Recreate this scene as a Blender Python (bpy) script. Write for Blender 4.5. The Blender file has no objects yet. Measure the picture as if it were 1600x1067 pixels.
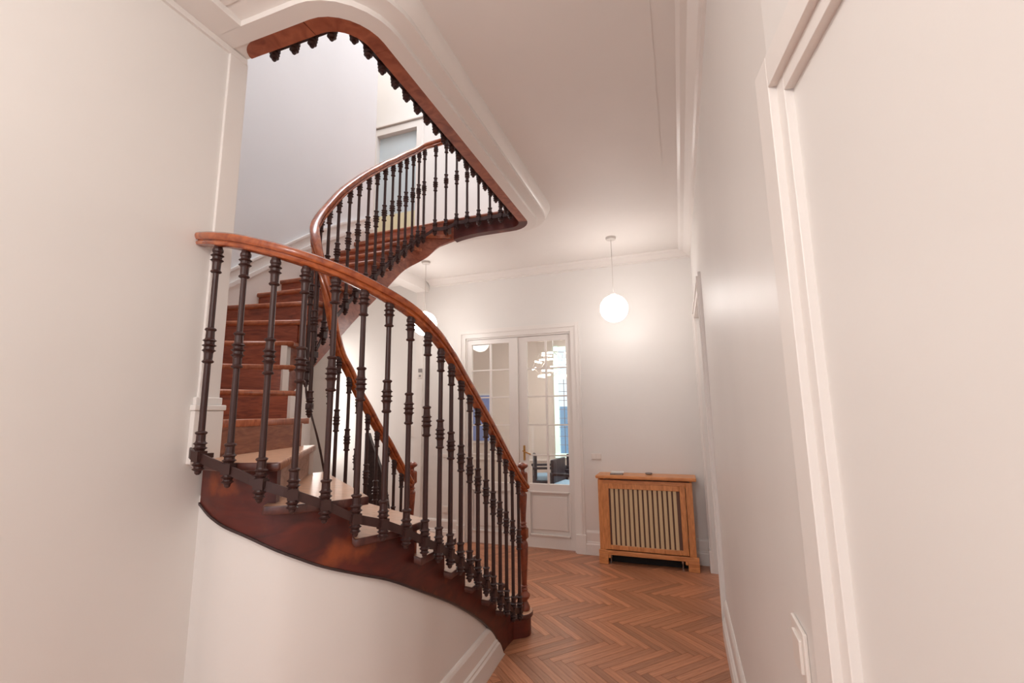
import bpy, bmesh, math, random
from mathutils import Vector, Matrix
from math import sin, cos, pi, sqrt, atan2, radians
random.seed(7)
SC = bpy.context.scene
COL = SC.collection

# ------------------------------------------------------------------ camera
H = 1.6
yaw, pitch, roll = -0.347803425, 0.155008154, -0.0120379758
fw = Vector((sin(yaw)*cos(pitch), cos(yaw)*cos(pitch), sin(pitch)))
rt = Vector((cos(yaw), -sin(yaw), 0)); up = rt.cross(fw)
r2 = cos(roll)*rt + sin(roll)*up; u2 = -sin(roll)*rt + cos(roll)*up
cam_d = bpy.data.cameras.new('camera'); cam = bpy.data.objects.new('camera', cam_d); COL.objects.link(cam)
cam.matrix_world = Matrix(((r2.x, u2.x, -fw.x, 0), (r2.y, u2.y, -fw.y, 0), (r2.z, u2.z, -fw.z, H), (0, 0, 0, 1)))
cam_d.sensor_width = 36; cam_d.lens = 713.63*36/1600; cam_d.clip_start = 0.02
SC.camera = cam
SC.view_settings.view_transform = 'Standard'; SC.view_settings.look = 'None'
SC.view_settings.gamma = 1; SC.view_settings.use_curve_mapping = False
SC.view_settings.exposure = 0.78

# ------------------------------------------------------------------ world and large lights
W = bpy.data.worlds.new('world'); SC.world = W; W.use_nodes = True
W.node_tree.nodes['Background'].inputs[0].default_value = (0.80, 0.88, 1.0, 1)
W.node_tree.nodes['Background'].inputs[1].default_value = 0.9

def area(name, loc, rot, sx, sy, power, col):
    d = bpy.data.lights.new(name, 'AREA'); d.shape = 'RECTANGLE'; d.size = sx; d.size_y = sy
    d.energy = power; d.color = col
    o = bpy.data.objects.new(name, d); COL.objects.link(o); o.location = loc; o.rotation_euler = rot
    return o
def point(name, loc, power, col, rad=0.12):
    d = bpy.data.lights.new(name, 'POINT'); d.energy = power; d.color = col; d.shadow_soft_size = rad
    o = bpy.data.objects.new(name, d); COL.objects.link(o); o.location = loc
    return o
WARM = (1.0, 0.955, 0.915)
# daylight of the roof light over the stairwell
area('roof_daylight', (-2.1, 2.7, 8.9), (0, 0, 0), 1.7, 2.2, 100, (0.88, 0.93, 1.0))
# added fill light at the rear opening, unseen behind the camera
area('corridor_rear_fill', (-0.8, -3.3, 1.75), (radians(90), 0, radians(180)), 2.0, 2.4, 46, (1.0, 0.98, 0.96))
# two unseen point lights added behind the camera to brighten the corridor
for lx, ly, lz, lp in ((-0.75, -0.45, 2.75, 19), (-0.85, -1.9, 2.7, 34)):
    point('corridor_fill', (lx, ly, lz), lp, WARM, 0.15)
area('hall_fill', (-4.9, 4.9, 1.8), (0, radians(-90), 0), 1.8, 1.0, 15, (1.0, 0.93, 0.88))  # added unseen fill from the left, brightens the far hall
area('dining_room_daylight', (-0.6, 7.6, 3.2), (0, 0, 0), 2.5, 2.5, 56, (1.0, 0.95, 0.90))
area('upper_hall_daylight', (-3.2, 4.6, 8.6), (0, 0, 0), 2.0, 1.0, 30, (1.0, 0.94, 0.88))

# ------------------------------------------------------------------ materials
def mat(name, col, rough=0.5, metal=0.0, spec=0.5, coat=0.0):
    m = bpy.data.materials.new(name); m.use_nodes = True
    b = m.node_tree.nodes['Principled BSDF']
    b.inputs['Base Color'].default_value = (*col, 1); b.inputs['Roughness'].default_value = rough
    b.inputs['Metallic'].default_value = metal; b.inputs['Specular IOR Level'].default_value = spec
    b.inputs['Coat Weight'].default_value = coat; b.inputs['Coat Roughness'].default_value = 0.15
    return m
def nd(m, t, **kw):
    n = m.node_tree.nodes.new(t)
    for k, v in kw.items(): setattr(n, k, v)
    return n
def lk(m, a, b): m.node_tree.links.new(a, b)
def ramp(m, stops):
    r = nd(m, 'ShaderNodeValToRGB'); e = r.color_ramp.elements
    while len(e) < len(stops): e.new(0.5)
    for i, (p, c) in enumerate(stops): e[i].position = p; e[i].color = (*c, 1)
    return r
def bump(m, src, strength, dist=0.002):
    b = nd(m, 'ShaderNodeBump'); b.inputs['Strength'].default_value = strength; b.inputs['Distance'].default_value = dist
    lk(m, src, b.inputs['Height']); lk(m, b.outputs[0], m.node_tree.nodes['Principled BSDF'].inputs['Normal'])
def paint(name, col, rough=0.5, var=0.03, spec=0.4):
    m = mat(name, col, rough, spec=spec)
    tc = nd(m, 'ShaderNodeTexCoord'); n = nd(m, 'ShaderNodeTexNoise'); n.inputs['Scale'].default_value = 1.3; n.inputs['Detail'].default_value = 4
    lk(m, tc.outputs['Object'], n.inputs['Vector'])
    r = ramp(m, [(0.3, tuple(c*(1-var) for c in col)), (0.7, tuple(min(1, c*(1+var*.6)) for c in col))])
    lk(m, n.outputs[0], r.inputs[0]); lk(m, r.outputs[0], m.node_tree.nodes['Principled BSDF'].inputs['Base Color'])
    n2 = nd(m, 'ShaderNodeTexNoise'); n2.inputs['Scale'].default_value = 90; n2.inputs['Detail'].default_value = 3
    lk(m, tc.outputs['Object'], n2.inputs['Vector']); bump(m, n2.outputs[0], 0.06)
    return m
def wood(name, dark, light, rough=0.3, scale=(3, 3, 3), grain=14, coat=0.0, rand=0.0, bumpy=0.15, wear=None, stains=None, coord='Object'):
    m = mat(name, light, rough, coat=coat)
    tc = nd(m, 'ShaderNodeTexCoord'); mp = nd(m, 'ShaderNodeMapping'); mp.inputs['Scale'].default_value = scale
    lk(m, tc.outputs[coord], mp.inputs['Vector'])
    n = nd(m, 'ShaderNodeTexNoise'); n.inputs['Scale'].default_value = grain; n.inputs['Detail'].default_value = 7; n.inputs['Distortion'].default_value = 1.2
    lk(m, mp.outputs[0], n.inputs['Vector'])
    r = ramp(m, [(0.28, dark), (0.72, light)]); lk(m, n.outputs[0], r.inputs[0])
    out = r.outputs[0]
    if stains:
        n3 = nd(m, 'ShaderNodeTexNoise'); n3.inputs['Scale'].default_value = 5.0; n3.inputs['Detail'].default_value = 6
        lk(m, tc.outputs['Object'], n3.inputs['Vector'])
        r3 = ramp(m, [(0.60, (0, 0, 0)), (0.72, (1, 1, 1))]); lk(m, n3.outputs[0], r3.inputs[0])
        mx = nd(m, 'ShaderNodeMixRGB'); mx.inputs[2].default_value = (*stains, 1); lk(m, r3.outputs[0], mx.inputs[0]); lk(m, out, mx.inputs[1]); out = mx.outputs[0]
    if wear:
        g = nd(m, 'ShaderNodeNewGeometry'); sx = nd(m, 'ShaderNodeSeparateXYZ'); lk(m, g.outputs['True Normal'], sx.inputs[0])
        r4 = ramp(m, [(0.80, (0, 0, 0)), (0.97, (1, 1, 1))]); lk(m, sx.outputs['Z'], r4.inputs[0])
        n5 = nd(m, 'ShaderNodeTexNoise'); n5.inputs['Scale'].default_value = 6; n5.inputs['Detail'].default_value = 5
        lk(m, mp.outputs[0], n5.inputs['Vector'])
        r5 = ramp(m, [(0.3, tuple(c*0.72 for c in wear)), (0.65, wear)]); lk(m, n5.outputs[0], r5.inputs[0])
        mx = nd(m, 'ShaderNodeMixRGB'); lk(m, r4.outputs[0], mx.inputs[0]); lk(m, out, mx.inputs[1]); lk(m, r5.outputs[0], mx.inputs[2]); out = mx.outputs[0]
    if rand:
        oi = nd(m, 'ShaderNodeObjectInfo'); hs = nd(m, 'ShaderNodeHueSaturation')
        mr = nd(m, 'ShaderNodeMapRange'); mr.inputs['To Min'].default_value = 1-rand; mr.inputs['To Max'].default_value = 1+rand
        lk(m, oi.outputs['Random'], mr.inputs[0]); lk(m, mr.outputs[0], hs.inputs['Value']); lk(m, out, hs.inputs['Color']); out = hs.outputs[0]
    lk(m, out, m.node_tree.nodes['Principled BSDF'].inputs['Base Color'])
    if bumpy: bump(m, n.outputs[0], bumpy)
    return m

M = {}
M['wall'] = paint('wall_paint', (0.800, 0.770, 0.740), 0.42)
M['ceil'] = paint('ceiling_paint', (0.81, 0.765, 0.73), 0.6)
M['trim'] = paint('trim_paint', (0.82, 0.775, 0.738), 0.30, 0.01)
M['door'] = paint('door_paint', (0.82, 0.775, 0.738), 0.32, 0.01)
M['well'] = paint('stairwell_paint', (0.76, 0.75, 0.755), 0.5)
M['rail'] = wood('varnished_rail_wood', (0.20, 0.033, 0.009), (0.50, 0.125, 0.030), 0.26, (1.5, 1.5, 1.5), 9, coat=0.5, bumpy=0.05)
M['string'] = wood('mahogany_string', (0.050, 0.0060, 0.0040), (0.130, 0.0165, 0.0080), 0.45, (1, 1, 3), 5, coat=0.08, bumpy=0.08, stains=(0.26, 0.055, 0.014))
M['fascia'] = wood('fascia_wood', (0.20, 0.045, 0.023), (0.42, 0.125, 0.062), 0.4, (2, 2, 4), 6, coat=0.2, bumpy=0.08)
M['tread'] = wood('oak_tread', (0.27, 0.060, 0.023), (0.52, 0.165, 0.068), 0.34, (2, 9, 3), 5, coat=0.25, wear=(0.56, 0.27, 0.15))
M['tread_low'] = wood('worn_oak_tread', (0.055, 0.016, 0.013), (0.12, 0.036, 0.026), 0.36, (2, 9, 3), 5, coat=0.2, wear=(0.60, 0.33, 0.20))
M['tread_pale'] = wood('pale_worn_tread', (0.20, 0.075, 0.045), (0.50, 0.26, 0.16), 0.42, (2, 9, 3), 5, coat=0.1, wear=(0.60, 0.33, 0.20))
M['riser_pale'] = wood('pale_worn_riser', (0.22, 0.105, 0.070), (0.44, 0.25, 0.175), 0.5, (2, 2, 7), 4)
M['riser_mid'] = wood('knotty_riser', (0.17, 0.048, 0.022), (0.36, 0.13, 0.062), 0.45, (2, 2, 11), 4, coat=0.1)
M['riser'] = wood('riser_wood', (0.16, 0.030, 0.014), (0.40, 0.098, 0.044), 0.45, (2, 2, 11), 4, coat=0.15)
M['newel'] = wood('newel_wood', (0.14, 0.026, 0.012), (0.33, 0.075, 0.028), 0.28, (2, 2, 2), 8, coat=0.4, bumpy=0.05)
M['iron'] = paint('cast_iron_paint', (0.048, 0.019, 0.016), 0.44, 0.15, 0.4)
M['plank'] = wood('oak_plank', (0.32, 0.118, 0.056), (0.60, 0.27, 0.145), 0.36, (1.5, 22, 1), 3, rand=0.24, coat=0.15, bumpy=0.1)
M['gap'] = mat('floor_joint', (0.06, 0.022, 0.012), 0.7)
M['oak'] = wood('honey_oak', (0.50, 0.175, 0.052), (0.78, 0.33, 0.115), 0.38, (9, 9, 1.6), 4, coat=0.15, bumpy=0.08)
M['oakh'] = wood('honey_oak_horizontal', (0.50, 0.175, 0.052), (0.78, 0.33, 0.115), 0.38, (1.6, 9, 9), 4, coat=0.15, bumpy=0.08)
M['grille'] = mat('grille_fabric', (0.66, 0.49, 0.29), 0.7)
M['grilleback'] = mat('grille_shadow_board', (0.16, 0.085, 0.062), 0.8)
M['dark'] = mat('cavity_shade', (0.01, 0.008, 0.008), 0.9)
M['chrome'] = mat('chrome', (0.6, 0.6, 0.6), 0.2, 1.0)
M['brass'] = mat('brass', (0.66, 0.38, 0.13), 0.25, 1.0)
M['plastic'] = mat('white_plastic', (0.80, 0.74, 0.69), 0.35)
M['grey'] = mat('grey_plastic', (0.28, 0.25, 0.24), 0.5)
M['cord'] = mat('white_cord', (0.62, 0.57, 0.53), 0.5)
M['chairw'] = mat('dark_chair_wood', (0.030, 0.022, 0.030), 0.45)
M['blue'] = mat('pale_blue_upholstery', (0.33, 0.50, 0.66), 0.8)
M['bluepanel'] = mat('blue_picture_surface', (0.22, 0.30, 0.62), 0.6)
M['room2'] = paint('dining_room_paint', (0.70, 0.64, 0.59), 0.6)
M['frost'] = mat('frosted_glass', (0.62, 0.70, 0.74), 0.35)
M['yellow'] = mat('pale_yellow_paint', (0.80, 0.74, 0.50), 0.6)
M['darkwood'] = wood('dark_stained_wood', (0.022, 0.012, 0.012), (0.060, 0.032, 0.030), 0.4, (2, 2, 6), 6)
M['paper'] = mat('white_paper', (0.75, 0.75, 0.74), 0.7)
def emis(name, col, s):
    m = bpy.data.materials.new(name); m.use_nodes = True; b = m.node_tree.nodes['Principled BSDF']
    b.inputs['Base Color'].default_value = (*col, 1); b.inputs['Emission Color'].default_value = (*col, 1); b.inputs['Emission Strength'].default_value = s
    return m
M['globe'] = emis('lit_opal_glass', (1.0, 0.95, 0.91), 11.0)
M['tube'] = emis('lit_tube', (1.0, 0.86, 0.74), 4.0)
M['sky'] = emis('window_daylight', (0.80, 0.92, 1.0), 1.6)
def glass_mat():
    m = bpy.data.materials.new('clear_glass'); m.use_nodes = True; nt = m.node_tree
    nt.nodes.clear(); o = nt.nodes.new('ShaderNodeOutputMaterial'); mx = nt.nodes.new('ShaderNodeMixShader')
    t = nt.nodes.new('ShaderNodeBsdfTransparent'); g = nt.nodes.new('ShaderNodeBsdfGlossy'); g.inputs['Roughness'].default_value = 0.02
    lw = nt.nodes.new('ShaderNodeFresnel'); lw.inputs[0].default_value = 1.45
    t.inputs[0].default_value = (0.96, 0.97, 0.96, 1)
    nt.links.new(lw.outputs[0], mx.inputs[0]); nt.links.new(t.outputs[0], mx.inputs[1]); nt.links.new(g.outputs[0], mx.inputs[2]); nt.links.new(mx.outputs[0], o.inputs[0])
    return m
M['glass'] = glass_mat()

# ------------------------------------------------------------------ mesh helpers
def link(name, me, m, parent=None, smooth=False):
    if m is not None: me.materials.append(m)
    if smooth:
        for p in me.polygons: p.use_smooth = True
        me.set_sharp_from_angle(angle=radians(38))
    o = bpy.data.objects.new(name, me); COL.objects.link(o)
    if parent is not None: o.parent = parent
    return o
def from_bm(name, bm, m, parent=None, smooth=False, origin=None):
    bmesh.ops.recalc_face_normals(bm, faces=bm.faces)
    if origin is not None:
        bmesh.ops.translate(bm, verts=bm.verts, vec=-Vector(origin))
    me = bpy.data.meshes.new(name); bm.to_mesh(me); bm.free()
    o = link(name, me, m, parent, smooth)
    if origin is not None: o.location = origin
    return o
def add_box(bm, x0, x1, y0, y1, z0, z1, mtx=None):
    v = [Vector((x, y, z)) for z in (z0, z1) for y in (y0, y1) for x in (x0, x1)]
    if mtx is not None: v = [mtx @ p for p in v]
    v = [bm.verts.new(p) for p in v]
    for f in ((0, 2, 3, 1), (4, 5, 7, 6), (0, 1, 5, 4), (2, 6, 7, 3), (0, 4, 6, 2), (1, 3, 7, 5)): bm.faces.new([v[i] for i in f])
def boxes(name, L, m, parent=None, bev=0.0, mtx=None):
    bm = bmesh.new()
    for b in L: add_box(bm, *b, mtx=mtx)
    if bev: bmesh.ops.bevel(bm, geom=bm.edges[:], offset=bev, segments=2, affect='EDGES', profile=0.5)
    return from_bm(name, bm, m, parent)
def add_lathe(bm, prof, c=(0, 0, 0), seg=14, mtx=None):
    rings = []
    for (z, r) in prof:
        ring = []
        for k in range(seg):
            a = 2*pi*k/seg; p = Vector((c[0]+r*cos(a), c[1]+r*sin(a), c[2]+z))
            if mtx is not None: p = mtx @ p
            ring.append(bm.verts.new(p))
        rings.append(ring)
    for a, b in zip(rings, rings[1:]):
        for k in range(seg): bm.faces.new((a[k], a[(k+1) % seg], b[(k+1) % seg], b[k]))
    bm.faces.new(rings[0][::-1]); bm.faces.new(rings[-1])
def add_tube(bm, pts, r, seg=8):
    pts = [Vector(p) for p in pts]; rings = []
    for i, p in enumerate(pts):
        d = (pts[min(i+1, len(pts)-1)]-pts[max(i-1, 0)]).normalized()
        a = d.orthogonal().normalized() if i == 0 else (pa - d*pa.dot(d)).normalized()
        pa = a; b = d.cross(a)
        rings.append([bm.verts.new(p+(a*cos(2*pi*k/seg)+b*sin(2*pi*k/seg))*r) for k in range(seg)])
    for a, b in zip(rings, rings[1:]):
        for k in range(seg): bm.faces.new((a[k], a[(k+1) % seg], b[(k+1) % seg], b[k]))
    bm.faces.new(rings[0][::-1]); bm.faces.new(rings[-1])
def thing(name, loc, label, cat, group=None):
    o = bpy.data.objects.new(name, None); COL.objects.link(o); o.location = loc; o.empty_display_size = 0.1
    o['label'] = label; o['category'] = cat
    if group: o['group'] = group
    return o
def tag(o, label, cat, group=None):
    o['label'] = label; o['category'] = cat
    if group: o['group'] = group
    return o
def struct(o, label, cat='wall'):
    o['kind'] = 'structure'; o['label'] = label; o['category'] = cat
    return o
def keep(o, parent):          # parent an object that is already placed in world space under a thing with an offset
    o.parent = parent; o.matrix_parent_inverse = Matrix.Translation(-Vector(parent.location))
    return o

# polyline tools (plan curves)
def cat_rom(P, n=14):
    P = [Vector(p) for p in P]; Q = [2*P[0]-P[1]]+P+[2*P[-1]-P[-2]]; out = []
    for i in range(1, len(Q)-2):
        a, b, c, d = Q[i-1:i+3]
        for k in range(n):
            t = k/n; out.append(0.5*((2*b)+(c-a)*t+(2*a-5*b+4*c-d)*t*t+(-a+3*b-3*c+d)*t**3))
    out.append(P[-1]); return out
def arc(cx, cy, r, a0, a1, n=10):
    return [Vector((cx+r*cos(radians(a0+(a1-a0)*k/n)), cy+r*sin(radians(a0+(a1-a0)*k/n)))) for k in range(n+1)]
def lens(P):
    s = [0.0]
    for a, b in zip(P, P[1:]): s.append(s[-1]+(b-a).length)
    return s
def tangents(P):
    T = []
    for i in range(len(P)):
        d = Vector((0, 0))
        if i > 0: d += (P[i]-P[i-1]).normalized()
        if i < len(P)-1: d += (P[i+1]-P[i]).normalized()
        T.append(d.normalized())
    return T
def offs(P, d):               # offset to the left of travel, mitred
    out = []
    for i in range(len(P)):
        if i == 0: t = (P[1]-P[0]).normalized(); n = Vector((-t.y, t.x)); out.append(P[i]+n*d)
        elif i == len(P)-1: t = (P[i]-P[i-1]).normalized(); n = Vector((-t.y, t.x)); out.append(P[i]+n*d)
        else:
            t1 = (P[i]-P[i-1]).normalized(); t2 = (P[i+1]-P[i]).normalized()
            n1 = Vector((-t1.y, t1.x)); n2 = Vector((-t2.y, t2.x)); m = (n1+n2).normalized()
            out.append(P[i]+m*(d/max(0.35, m.dot(n1))))
    return out
class Curve:
    def __init__(s, P): s.P = [Vector(p) for p in P]; s.S = lens(s.P); s.L = s.S[-1]
    def at(s, t):
        t = max(0, min(s.L, t))
        for i in range(len(s.P)-1):
            if t <= s.S[i+1]+1e-9:
                k = (t-s.S[i])/max(1e-9, s.S[i+1]-s.S[i]); return s.P[i].lerp(s.P[i+1], k)
        return s.P[-1].copy()
    def near(s, q, lo=0.0, hi=1e9):
        q = Vector(q); best = (1e9, 0)
        for i in range(len(s.P)-1):
            a, b = s.P[i], s.P[i+1]; d = b-a; L2 = d.length_squared
            if L2 < 1e-12: continue
            k = max(0, min(1, (q-a).dot(d)/L2)); t = s.S[i]+k*sqrt(L2)
            if t < lo or t > hi: continue
            e = (a+d*k-q).length
            if e < best[0]: best = (e, t)
        return best[1]
    def seg(s, t0, t1, step=0.03):
        n = max(1, int(abs(t1-t0)/step)); ts = {t0, t1}
        for k in range(1, n): ts.add(t0+(t1-t0)*k/n)
        for x in s.S:
            if min(t0, t1) < x < max(t0, t1): ts.add(x)
        ts = sorted(ts, reverse=t1 < t0); return [s.at(t) for t in ts]
    def off(s, d): return Curve(offs(s.P, d))
    def normal(s, t):
        a, b = s.at(t-0.006), s.at(t+0.006); d = (b-a).normalized(); return Vector((-d.y, d.x))
def interp(tab, x):
    if x <= tab[0][0]: return tab[0][1]
    for (a, fa), (b, fb) in zip(tab, tab[1:]):
        if x <= b: return fa+(fb-fa)*(x-a)/max(1e-9, b-a)
    return tab[-1][1]
def smooth_interp(tab, x):
    n = len(tab)
    if x <= tab[0][0]: return tab[0][1]
    if x >= tab[-1][0]: return tab[-1][1]
    def m(i):
        if i == 0: return (tab[1][1]-tab[0][1])/(tab[1][0]-tab[0][0])
        if i == n-1: return (tab[-1][1]-tab[-2][1])/(tab[-1][0]-tab[-2][0])
        a = (tab[i][1]-tab[i-1][1])/(tab[i][0]-tab[i-1][0]); b = (tab[i+1][1]-tab[i][1])/(tab[i+1][0]-tab[i][0])
        return 0 if a*b <= 0 else 2*a*b/(a+b)
    for i in range(n-1):
        if x <= tab[i+1][0]:
            h = tab[i+1][0]-tab[i][0]; t = (x-tab[i][0])/h
            return ((2*t**3-3*t*t+1)*tab[i][1]+(t**3-2*t*t+t)*h*m(i)+(-2*t**3+3*t*t)*tab[i+1][1]+(t**3-t*t)*h*m(i+1))
def sweep(bm, path, prof, close=True):
    """path: list of 3D points; prof: (lateral,left+, vertical) closed outline; kept upright and mitred in plan"""
    P2 = [Vector((p[0], p[1])) for p in path]; rings = []
    cache = {}
    for (l, z) in prof:
        if l not in cache: cache[l] = offs(P2, l)
    for i, p in enumerate(path):
        rings.append([bm.verts.new((cache[l][i].x, cache[l][i].y, p[2]+z)) for (l, z) in prof])
    n = len(prof)
    for a, b in zip(rings, rings[1:]):
        for k in range(n if close else n-1): bm.faces.new((a[k], b[k], b[(k+1) % n], a[(k+1) % n]))
    if close: bm.faces.new(rings[0]); bm.faces.new(rings[-1][::-1])

# ------------------------------------------------------------------ key dimensions
RI = 0.1585                     # riser
ZF = 22*RI                      # upper floor
ZC = 3.44                       # hall ceiling
ZS = 3.312                      # underside of the stair opening trimmer
XL, XR, YB = -1.885, 0.22, 5.48  # left wall, right wall, back wall
XW = -3.02                      # stairwell wall
YC = 1.432                      # end of the left wall

# outer plan curve of the tread ends (cut string side), then round the stairwell walls
E = cat_rom([(-1.175, 3.66), (-1.180, 3.46), (-1.175, 3.06), (-1.165, 2.8), (-1.16, 2.55), (-1.157, 2.29), (-1.15, 1.98), (-1.21, 1.68), (-1.40, 1.40), (-1.62, 1.314), (-1.76, 1.308), (XL+0.01, 1.332)])
OB = Curve([p for p in E if p.x > -1.80]+[Vector(p) for p in ((-1.815, 1.315), (-1.835, 1.335), (XL+0.03, YC), (-2.3, YC), (XW, YC), (XW, 2.0), (XW, 3.0), (XW, 3.9))])
EC = Curve(E)
# well-side string face curve
Sp = [Vector((-1.98, 3.40))]+arc(-2.145, 2.27, 0.165, 0, -180, 16)+[Vector((-2.31, 2.6)), Vector((-2.31, 3.0)), Vector((-2.31, 3.3))]
Sp += arc(-1.98, 3.49, 0.33, 180, 90, 12)+[Vector((-1.7, 3.82))]+arc(-1.388, 3.70, 0.12, 90, 0, 8)
Sp += arc(-1.418, 1.583, 0.15, 0, -90, 8)+[Vector((XL, 1.433))]
S = Curve(Sp)                   # travelling, the well is on the right
Wn = S.off(-0.035)              # tread ends overhang
Bc0 = S.off(-0.078)
_k = [i for i, p in enumerate(Bc0.P) if p.x < -2.2 and p.y > 2.5][0]
Bc = Curve([Vector((-2.058, 3.40))]+cat_rom([(-2.058, 2.32), (-2.064, 2.245), (-2.097, 2.208), (-2.150, 2.215), (-2.200, 2.262), (-2.228, 2.335), (-2.232, 2.42)], 6)+Bc0.P[_k:])   # balusters and rail
DS = Bc.near((-2.232, 2.52), 1.2, 3)-1.653

# nosings: outer point, inner point
NO = {1: (-1.17, 3.60), 2: (-1.18, 3.33), 3: (-1.175, 3.06), 4: (-1.165, 2.80), 5: (-1.16, 2.55), 6: (-1.157, 2.29), 7: (-1.15, 1.985), 8: (-1.228, 1.64), 9: (-1.44, 1.378),
      10: (-1.87, 1.43), 11: (-2.37, YC), 12: (-2.98, YC), 13: (XW, 1.79), 14: (XW, 2.02), 15: (XW, 2.265), 16: (XW, 2.54), 17: (XW, 2.745), 18: (XW, 2.965), 19: (XW, 3.19), 20: (XW, 3.41), 21: (XW, 3.615), 22: (XW, 3.79)}
NI = {1: (-2.01, 3.38), 2: (-2.01, 3.20), 3: (-2.01, 3.04), 4: (-2.01, 2.88), 5: (-2.01, 2.72), 6: (-2.01, 2.56), 7: (-2.01, 2.40), 8: (-2.01, 2.26), 9: (-2.02, 2.185),
      10: (-2.06, 2.155), 11: (-2.115, 2.14), 12: (-2.17, 2.14), 13: (-2.235, 2.175), 14: (-2.27, 2.275), 15: (-2.28, 2.395), 16: (-2.28, 2.57), 17: (-2.28, 2.76), 18: (-2.28, 2.98), 19: (-2.28, 3.19), 20: (-2.277, 3.40), 21: (-2.20, 3.60), 22: (-2.02, 3.79)}
tO = {n: OB.near(NO[n]) for n in NO}
tI = {n: Wn.near(NI[n], 0, 5.0) for n in NI}
tO[12] = OB.near((-2.98, YC))

# z of the nosing line along the well-side string, its lower edge, and rail cap height
sI = {n: S.near(NI[n], 0, 5.2) for n in NI}
tabN = [(sI[n], n*RI) for n in range(1, 23)]
for i in range(1, len(tabN)):
    if tabN[i][0] <= tabN[i-1][0]: tabN[i] = (tabN[i-1][0]+0.02, tabN[i][1])
def sat(x, y): return S.near((x, y), 0, 20)
tabB = [(0, 0.0), (sat(-1.98, 2.9), 0.22), (sat(-1.98, 2.3), 0.93), (sat(-2.145, 2.055), 1.42), (sat(-2.31, 2.379), 1.868), (sat(-2.31, 2.487), 1.973), (sat(-2.31, 2.604), 2.091), (sat(-2.31, 2.868), 2.353),
        (sat(-2.31, 3.184), 2.638), (sat(-2.31, 3.45), 2.885), (sat(-2.22, 3.72), 3.10), (sat(-2.11, 3.80), 3.235), (sat(-1.9, 3.82), 3.297), (sat(-1.7, 3.82), ZS), (S.L+1, ZS)]

def mirrored_bevel(o, w=0.012, seg=3):
    md = o.modifiers.new('bevel', 'BEVEL'); md.width = w; md.segments = seg; md.limit_method = 'ANGLE'; md.angle_limit = radians(50)

# ================================================================== STRUCTURE
# ---- floor ---------------------------------------------------------
floor = struct(boxes('floor', [(-5.2, 1.1, -3.4, 5.62, -0.06, -0.006)], M['gap']), 'oak herringbone parquet floor of the hall', 'floor')
def clip_poly(poly, inside, cut):
    out = []
    for i, p in enumerate(poly):
        q = poly[(i+1) % len(poly)]
        if inside(p): out.append(p)
        if inside(p) != inside(q): out.append(cut(p, q))
    return out
def clip_room(poly, x0, x1, y0, y1):
    for ax, v, sg in ((0, x0, 1), (0, x1, -1), (1, y0, 1), (1, y1, -1)):
        poly = clip_poly(poly, lambda p: (p[ax]-v)*sg >= 0, lambda p, q: p.lerp(q, (v-p[ax])/(q[ax]-p[ax])))
        if len(poly) < 3: return []
    return poly
PW, PL = 0.0552, 0.466
ang = radians(2.6)
U = Vector((cos(pi/4+ang), sin(pi/4+ang))); V = Vector((-sin(pi/4+ang), cos(pi/4+ang)))
O0 = Vector((-1.19, 3.12))
def plank_mesh(poly, g=0.0009):
    c = sum(poly, Vector((0, 0)))/len(poly); bm = bmesh.new(); h = random.uniform(-0.0004, 0.0004)
    ring = []
    for p in poly:
        d = (p-c); ring.append(d)
    
    n = len(ring); ins = []
    for i in range(n):
        t1 = (ring[i]-ring[i-1]).normalized(); t2 = (ring[(i+1) % n]-ring[i]).normalized(); n1 = Vector((-t1.y, t1.x)); n2 = Vector((-t2.y, t2.x)); mm = n1+n2
        mm = mm.normalized() if mm.length > 1e-5 else n1
        ins.append(ring[i]+mm*(g/max(0.4, mm.dot(n1))))
    top = [bm.verts.new((d.x, d.y, h)) for d in ins]; bot = [bm.verts.new((d.x, d.y, -0.007)) for d in ring]
    bm.faces.new(top)
    for i in range(len(ring)): bm.faces.new((bot[i], bot[(i+1) % len(ring)], top[(i+1) % len(ring)], top[i]))
    bmesh.ops.recalc_face_normals(bm, faces=bm.faces)
    return bm, c
visible, rest = [], []
for row in range(-9, 5):
    for i in range(-60, 60):
        for kind in (0, 1):
            bx, by = i*PW+row*PL, -i*PW+row*PL
            if kind == 0: rect = (bx, bx+PL, by, by+PW)
            else: rect = (bx+PL, bx+PL+PW, by, by+PL)
            poly = [O0+U*x+V*y for x, y in ((rect[0], rect[2]), (rect[1], rect[2]), (rect[1], rect[3]), (rect[0], rect[3]))]
            poly = clip_room(poly, -4.9, 0.80, -3.2, YB)
            if len(poly) < 3: continue
            c = sum(poly, Vector((0, 0)))/len(poly)
            (visible if (c.x < 0.30 and c.x > -1.30-max(0, c.y-3.0)*0.62 and c.y > 2.05) else rest).append((poly, c, kind))
visible.sort(key=lambda t: t[1].length)
rest += visible[300:]; visible = visible[:300]
for poly, c, kind in visible:
    a = (U if kind == 0 else V); an = atan2(a.y, a.x)
    bm, c = plank_mesh(poly)
    bmesh.ops.rotate(bm, verts=bm.verts, cent=(0, 0, 0), matrix=Matrix.Rotation(-an, 3, 'Z'))
    me = bpy.data.meshes.new('plank'); bm.to_mesh(me); bm.free()
    o = link('plank', me, M['plank'], floor); o.location = (c.x, c.y, 0); o.rotation_euler = (0, 0, an)
bmr = bmesh.new()
for poly, c, kind in rest:
    if c.x > 0.85: continue
    p2 = [bmr.verts.new((c.x+(p.x-c.x)*0.994, c.y+(p.y-c.y)*0.994, 0)) for p in poly]; bmr.faces.new(p2)
o = from_bm('parquet', bmr, M['plank'], floor); o['kind'] = 'stuff'

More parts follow.
